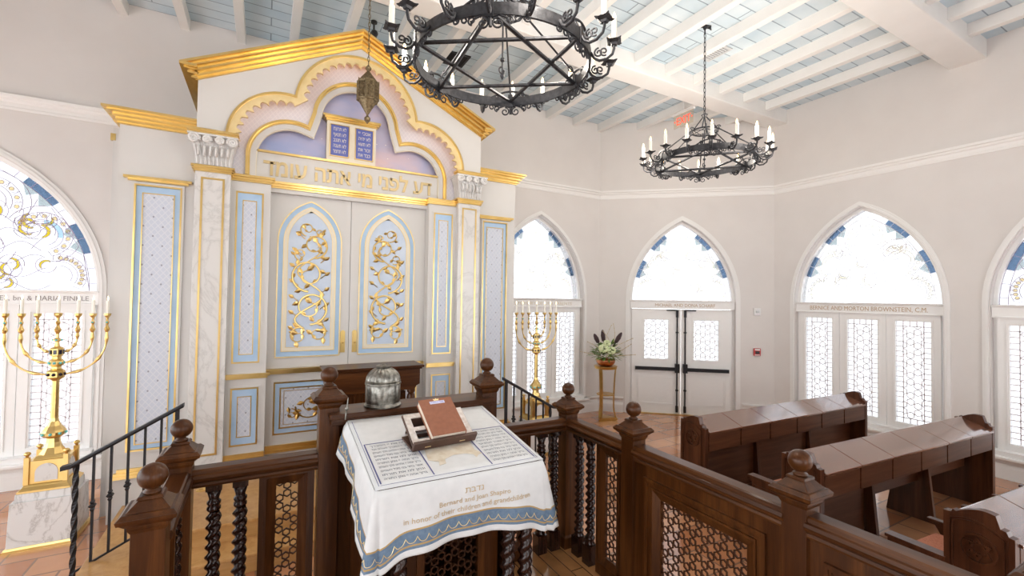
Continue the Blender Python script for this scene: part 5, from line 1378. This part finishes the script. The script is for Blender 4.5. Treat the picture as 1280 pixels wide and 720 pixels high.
# ================================================================== PEWS
def make_pew(name, label, L, seats, loc, rz, arms=True, n=6):
    """local frame: x along the pew from the near-left end, y towards the ark, z up"""
    o = thing(name, label, 'pew', (0,0,0), 'wooden pews with book boards'); 
    fP = lambda s,z,d: (d, s, z)
    def end(x, sgn):
        pr = [(0,0),(0,.90),(.025,.905),(.035,.93),(.06,.935)]+[(.06+.20*i/10, .935+.075*math.sin(PI*(.30+.60*i/10))-.058*(1-i/10)*0) for i in range(1,11)]+[(.275,.965),(.282,.945),(.32,.945)]
        if arms: pr += [(.32,.64),(.60,.64),(.625,.625),(.625,.60),(.60,.59),(.59,.0)]
        else: pr += [(.32,0)]
        mb = MB(); mb.plate([list(reversed(pr))], x-.028, x+.028, fP); e = mb.build('end_panel', 'pew_z', o, .004)
        out = x+sgn*.028
        mb = MB()
        fr = [(.045,.10),(.045,.84)]+[(.045+.225*i/8, .84+.085*math.sin(PI*(.12+.62*i/8))) for i in range(0,9)]+[(.275,.84),(.275,.10)]
        mb.band(fr, -.004, .004, out-.009, out+.009, fP, True); mb.band(fr, .012, .018, out-.007, out+.007, fP, True)
        cy, cz = .157, .775
        mb.band([(cy+.084*math.cos(2*PI*k/28), cz+.084*math.sin(2*PI*k/28)) for k in range(28)], -.007, .006, out-.012, out+.012, fP, True)
        for h in (90, -90):
            tr = [(cy+.070*math.cos(R(h+120*k)), cz+.070*math.sin(R(h+120*k))) for k in range(3)]; mb.band(tr, -.001, .011, out-.011, out+.011, fP, True)
        if arms: mb.band(rect(.345,.575,.08,.57), -.005, .005, out-.006, out+.006, fP, True); mb.box(x-.04, x+.04, .31, .635, .63, .65)
        mb.build('carved_star', 'pew_z', e)
    end(.028, -1); end(L-.028, 1)
    n = n
    for k in range(n):
        x0, x1 = .06+(L-.12)*k/n+.003, .06+(L-.12)*(k+1)/n-.003
        mb = MB(); mb.extr([(-.012,.842),(.262,.940),(.270,.955),(.256,.960),(-.014,.862)], x0, x1, lambda t,a,b: (t,a,b)); mb.build('book_board', 'pew_lid', o, .003)
        mb = MB(); mb.box(x0+.006, x1-.006, .0, .018, .655, .842); mb.build('rack_front', 'pew_x', o, .003)
    mb = MB(); mb.box(.05, L-.05, .018, .25, .655, .672); mb.box(.05, L-.05, .235, .262, .40, .94); mb.box(.05, L-.05, .02, .03, .672, .842); mb.build('seat_back', 'pew_x', o)
    ns = 4 if arms else 3
    for k in range(1, ns-1 if arms else ns):
        x = .03+(L-.06)*k/(ns-1 if arms else ns)
        mb = MB(); mb.plate([[(.16,.655),(.10,0),(.52 if arms else .34,0),(.46 if arms else .28,.40),(.25,.40),(.25,.655)][::-1]], x-.022, x+.022, fP); mb.build('support', 'pew_z', o, .003)
    if arms:
        mb = MB(); mb.box(.05, L-.05, .24, .60, .40, .43); mb.box(.05, L-.05, .575, .60, .34, .42); mb.build('seat', 'pew_x', o, .003)
        mb = MB(); mb.box(.05, 1.02, .20, .22, 0, .655); mb.build('lower_panel', 'pew_x', o)
        for k in range(n):
            x0, x1 = .06+(L-.12)*k/n+.03, .06+(L-.12)*(k+1)/n-.03
            mb = MB(); mb.box(x0, x1, .272, .585, .43, .57); mb.extr([(.265,.56),(.34,.56),(.30,.78),(.265,.82)], x0, x1, lambda t,a,b: (t,a,b)); mb.build('cushion', 'cush', o, .018)
        for k in range(1, n):
            x = .06+(L-.12)*k/n
            mb = MB(); mb.box(x-.026, x+.026, .26, .64, .632, .652); mb.plate([[(.26,.43),(.26,.635),(.61,.635),(.56,.55),(.53,.43)][::-1]], x-.014, x+.014, fP); mb.build('armrest', 'pew_z', o, .003)
    else:
        mb = MB(); mb.box(.05, L-.05, .19, .21, .02, .655); mb.box(.05, L-.05, .175, .225, .0, .10); mb.build('lower_panel', 'pew_x', o)
    o.location = loc; o.rotation_euler = (0,0,rz); return o
make_pew('pew', 'farthest front-row dark wooden pew desk with a slanted book board and no seats', 3.27, 6, (4.085, 3.180, 0), R(-1.3), False)
make_pew('pew', 'middle dark wooden pew with slanted book board, between the front row and the nearest pew', 3.20, 6, (3.945, 1.990, 0), R(-3.2), True)
make_pew('pew', 'nearest dark wooden pew with red seat cushions, its carved star end at the lower right', 3.20, 6, (3.795, .885, 0), R(-4.5), True)

# small things at the lower edge
# ================================================================== CAMERA, LIGHT, VIEW
cam = bpy.data.cameras.new('camera'); co_ = bpy.data.objects.new('camera', cam); COL.objects.link(co_); sc.camera = co_
cam.sensor_width = 36; cam.lens = 563/1280*36; cam.clip_start = .05
yaw, pit, rol = R(28.85), R(1.36), R(.868)
fw = Vector((math.sin(yaw)*math.cos(pit), math.cos(yaw)*math.cos(pit), math.sin(pit))); r0 = Vector((math.cos(yaw), -math.sin(yaw), 0)); u0 = r0.cross(fw)
rr = r0*math.cos(rol)+u0*math.sin(rol); uu = u0*math.cos(rol)-r0*math.sin(rol)
co_.matrix_world = Matrix(((rr.x,uu.x,-fw.x,0),(rr.y,uu.y,-fw.y,0),(rr.z,uu.z,-fw.z,2.24),(0,0,0,1)))

w = bpy.data.worlds.new('daylight'); sc.world = w; w.use_nodes = True
bg = w.node_tree.nodes['Background']; bg.inputs[0].default_value = (.95,.975,1,1); bg.inputs[1].default_value = WORLD
def area(name, loc, rot, sx, sy, power, col=(1,1,1)):
    l = bpy.data.lights.new(name, 'AREA'); l.shape = 'RECTANGLE'; l.size = sx; l.size_y = sy; l.energy = power; l.color = col
    o = bpy.data.objects.new(name, l); COL.objects.link(o); o.location = loc; o.rotation_euler = rot; return o
for nm in ('f', 'flame'): pass
for (x, y, z) in ((1.44,2.805,4.15), (4.975,3.90,4.30)):
    for k in range(3):
        a = 2*PI*k/3+.4; l = bpy.data.lights.new('candle_glow', 'POINT'); l.energy = CANDLE; l.color = (1,.91,.80); l.shadow_soft_size = .10
        o = bpy.data.objects.new('candle_glow', l); COL.objects.link(o); o.location = (x+.757*math.cos(a), y+.757*math.sin(a), z)
# warm lamp strip hidden behind the scalloped border of the ark
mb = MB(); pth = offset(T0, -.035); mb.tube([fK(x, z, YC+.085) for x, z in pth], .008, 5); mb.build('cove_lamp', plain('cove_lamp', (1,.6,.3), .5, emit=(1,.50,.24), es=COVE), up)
vs_ = sc.view_settings; sc.display_settings.display_device = 'sRGB'; vs_.view_transform = 'Standard'; vs_.look = 'None'; vs_.gamma = 1; vs_.exposure = EXPO; vs_.use_curve_mapping = False
sc.cycles.max_bounces = 8; sc.cycles.transparent_max_bounces = 12; sc.cycles.use_denoising = True; sc.cycles.sample_clamp_indirect = 6
for o in list(bpy.data.objects):
    if '_org' in o: del o['_org']
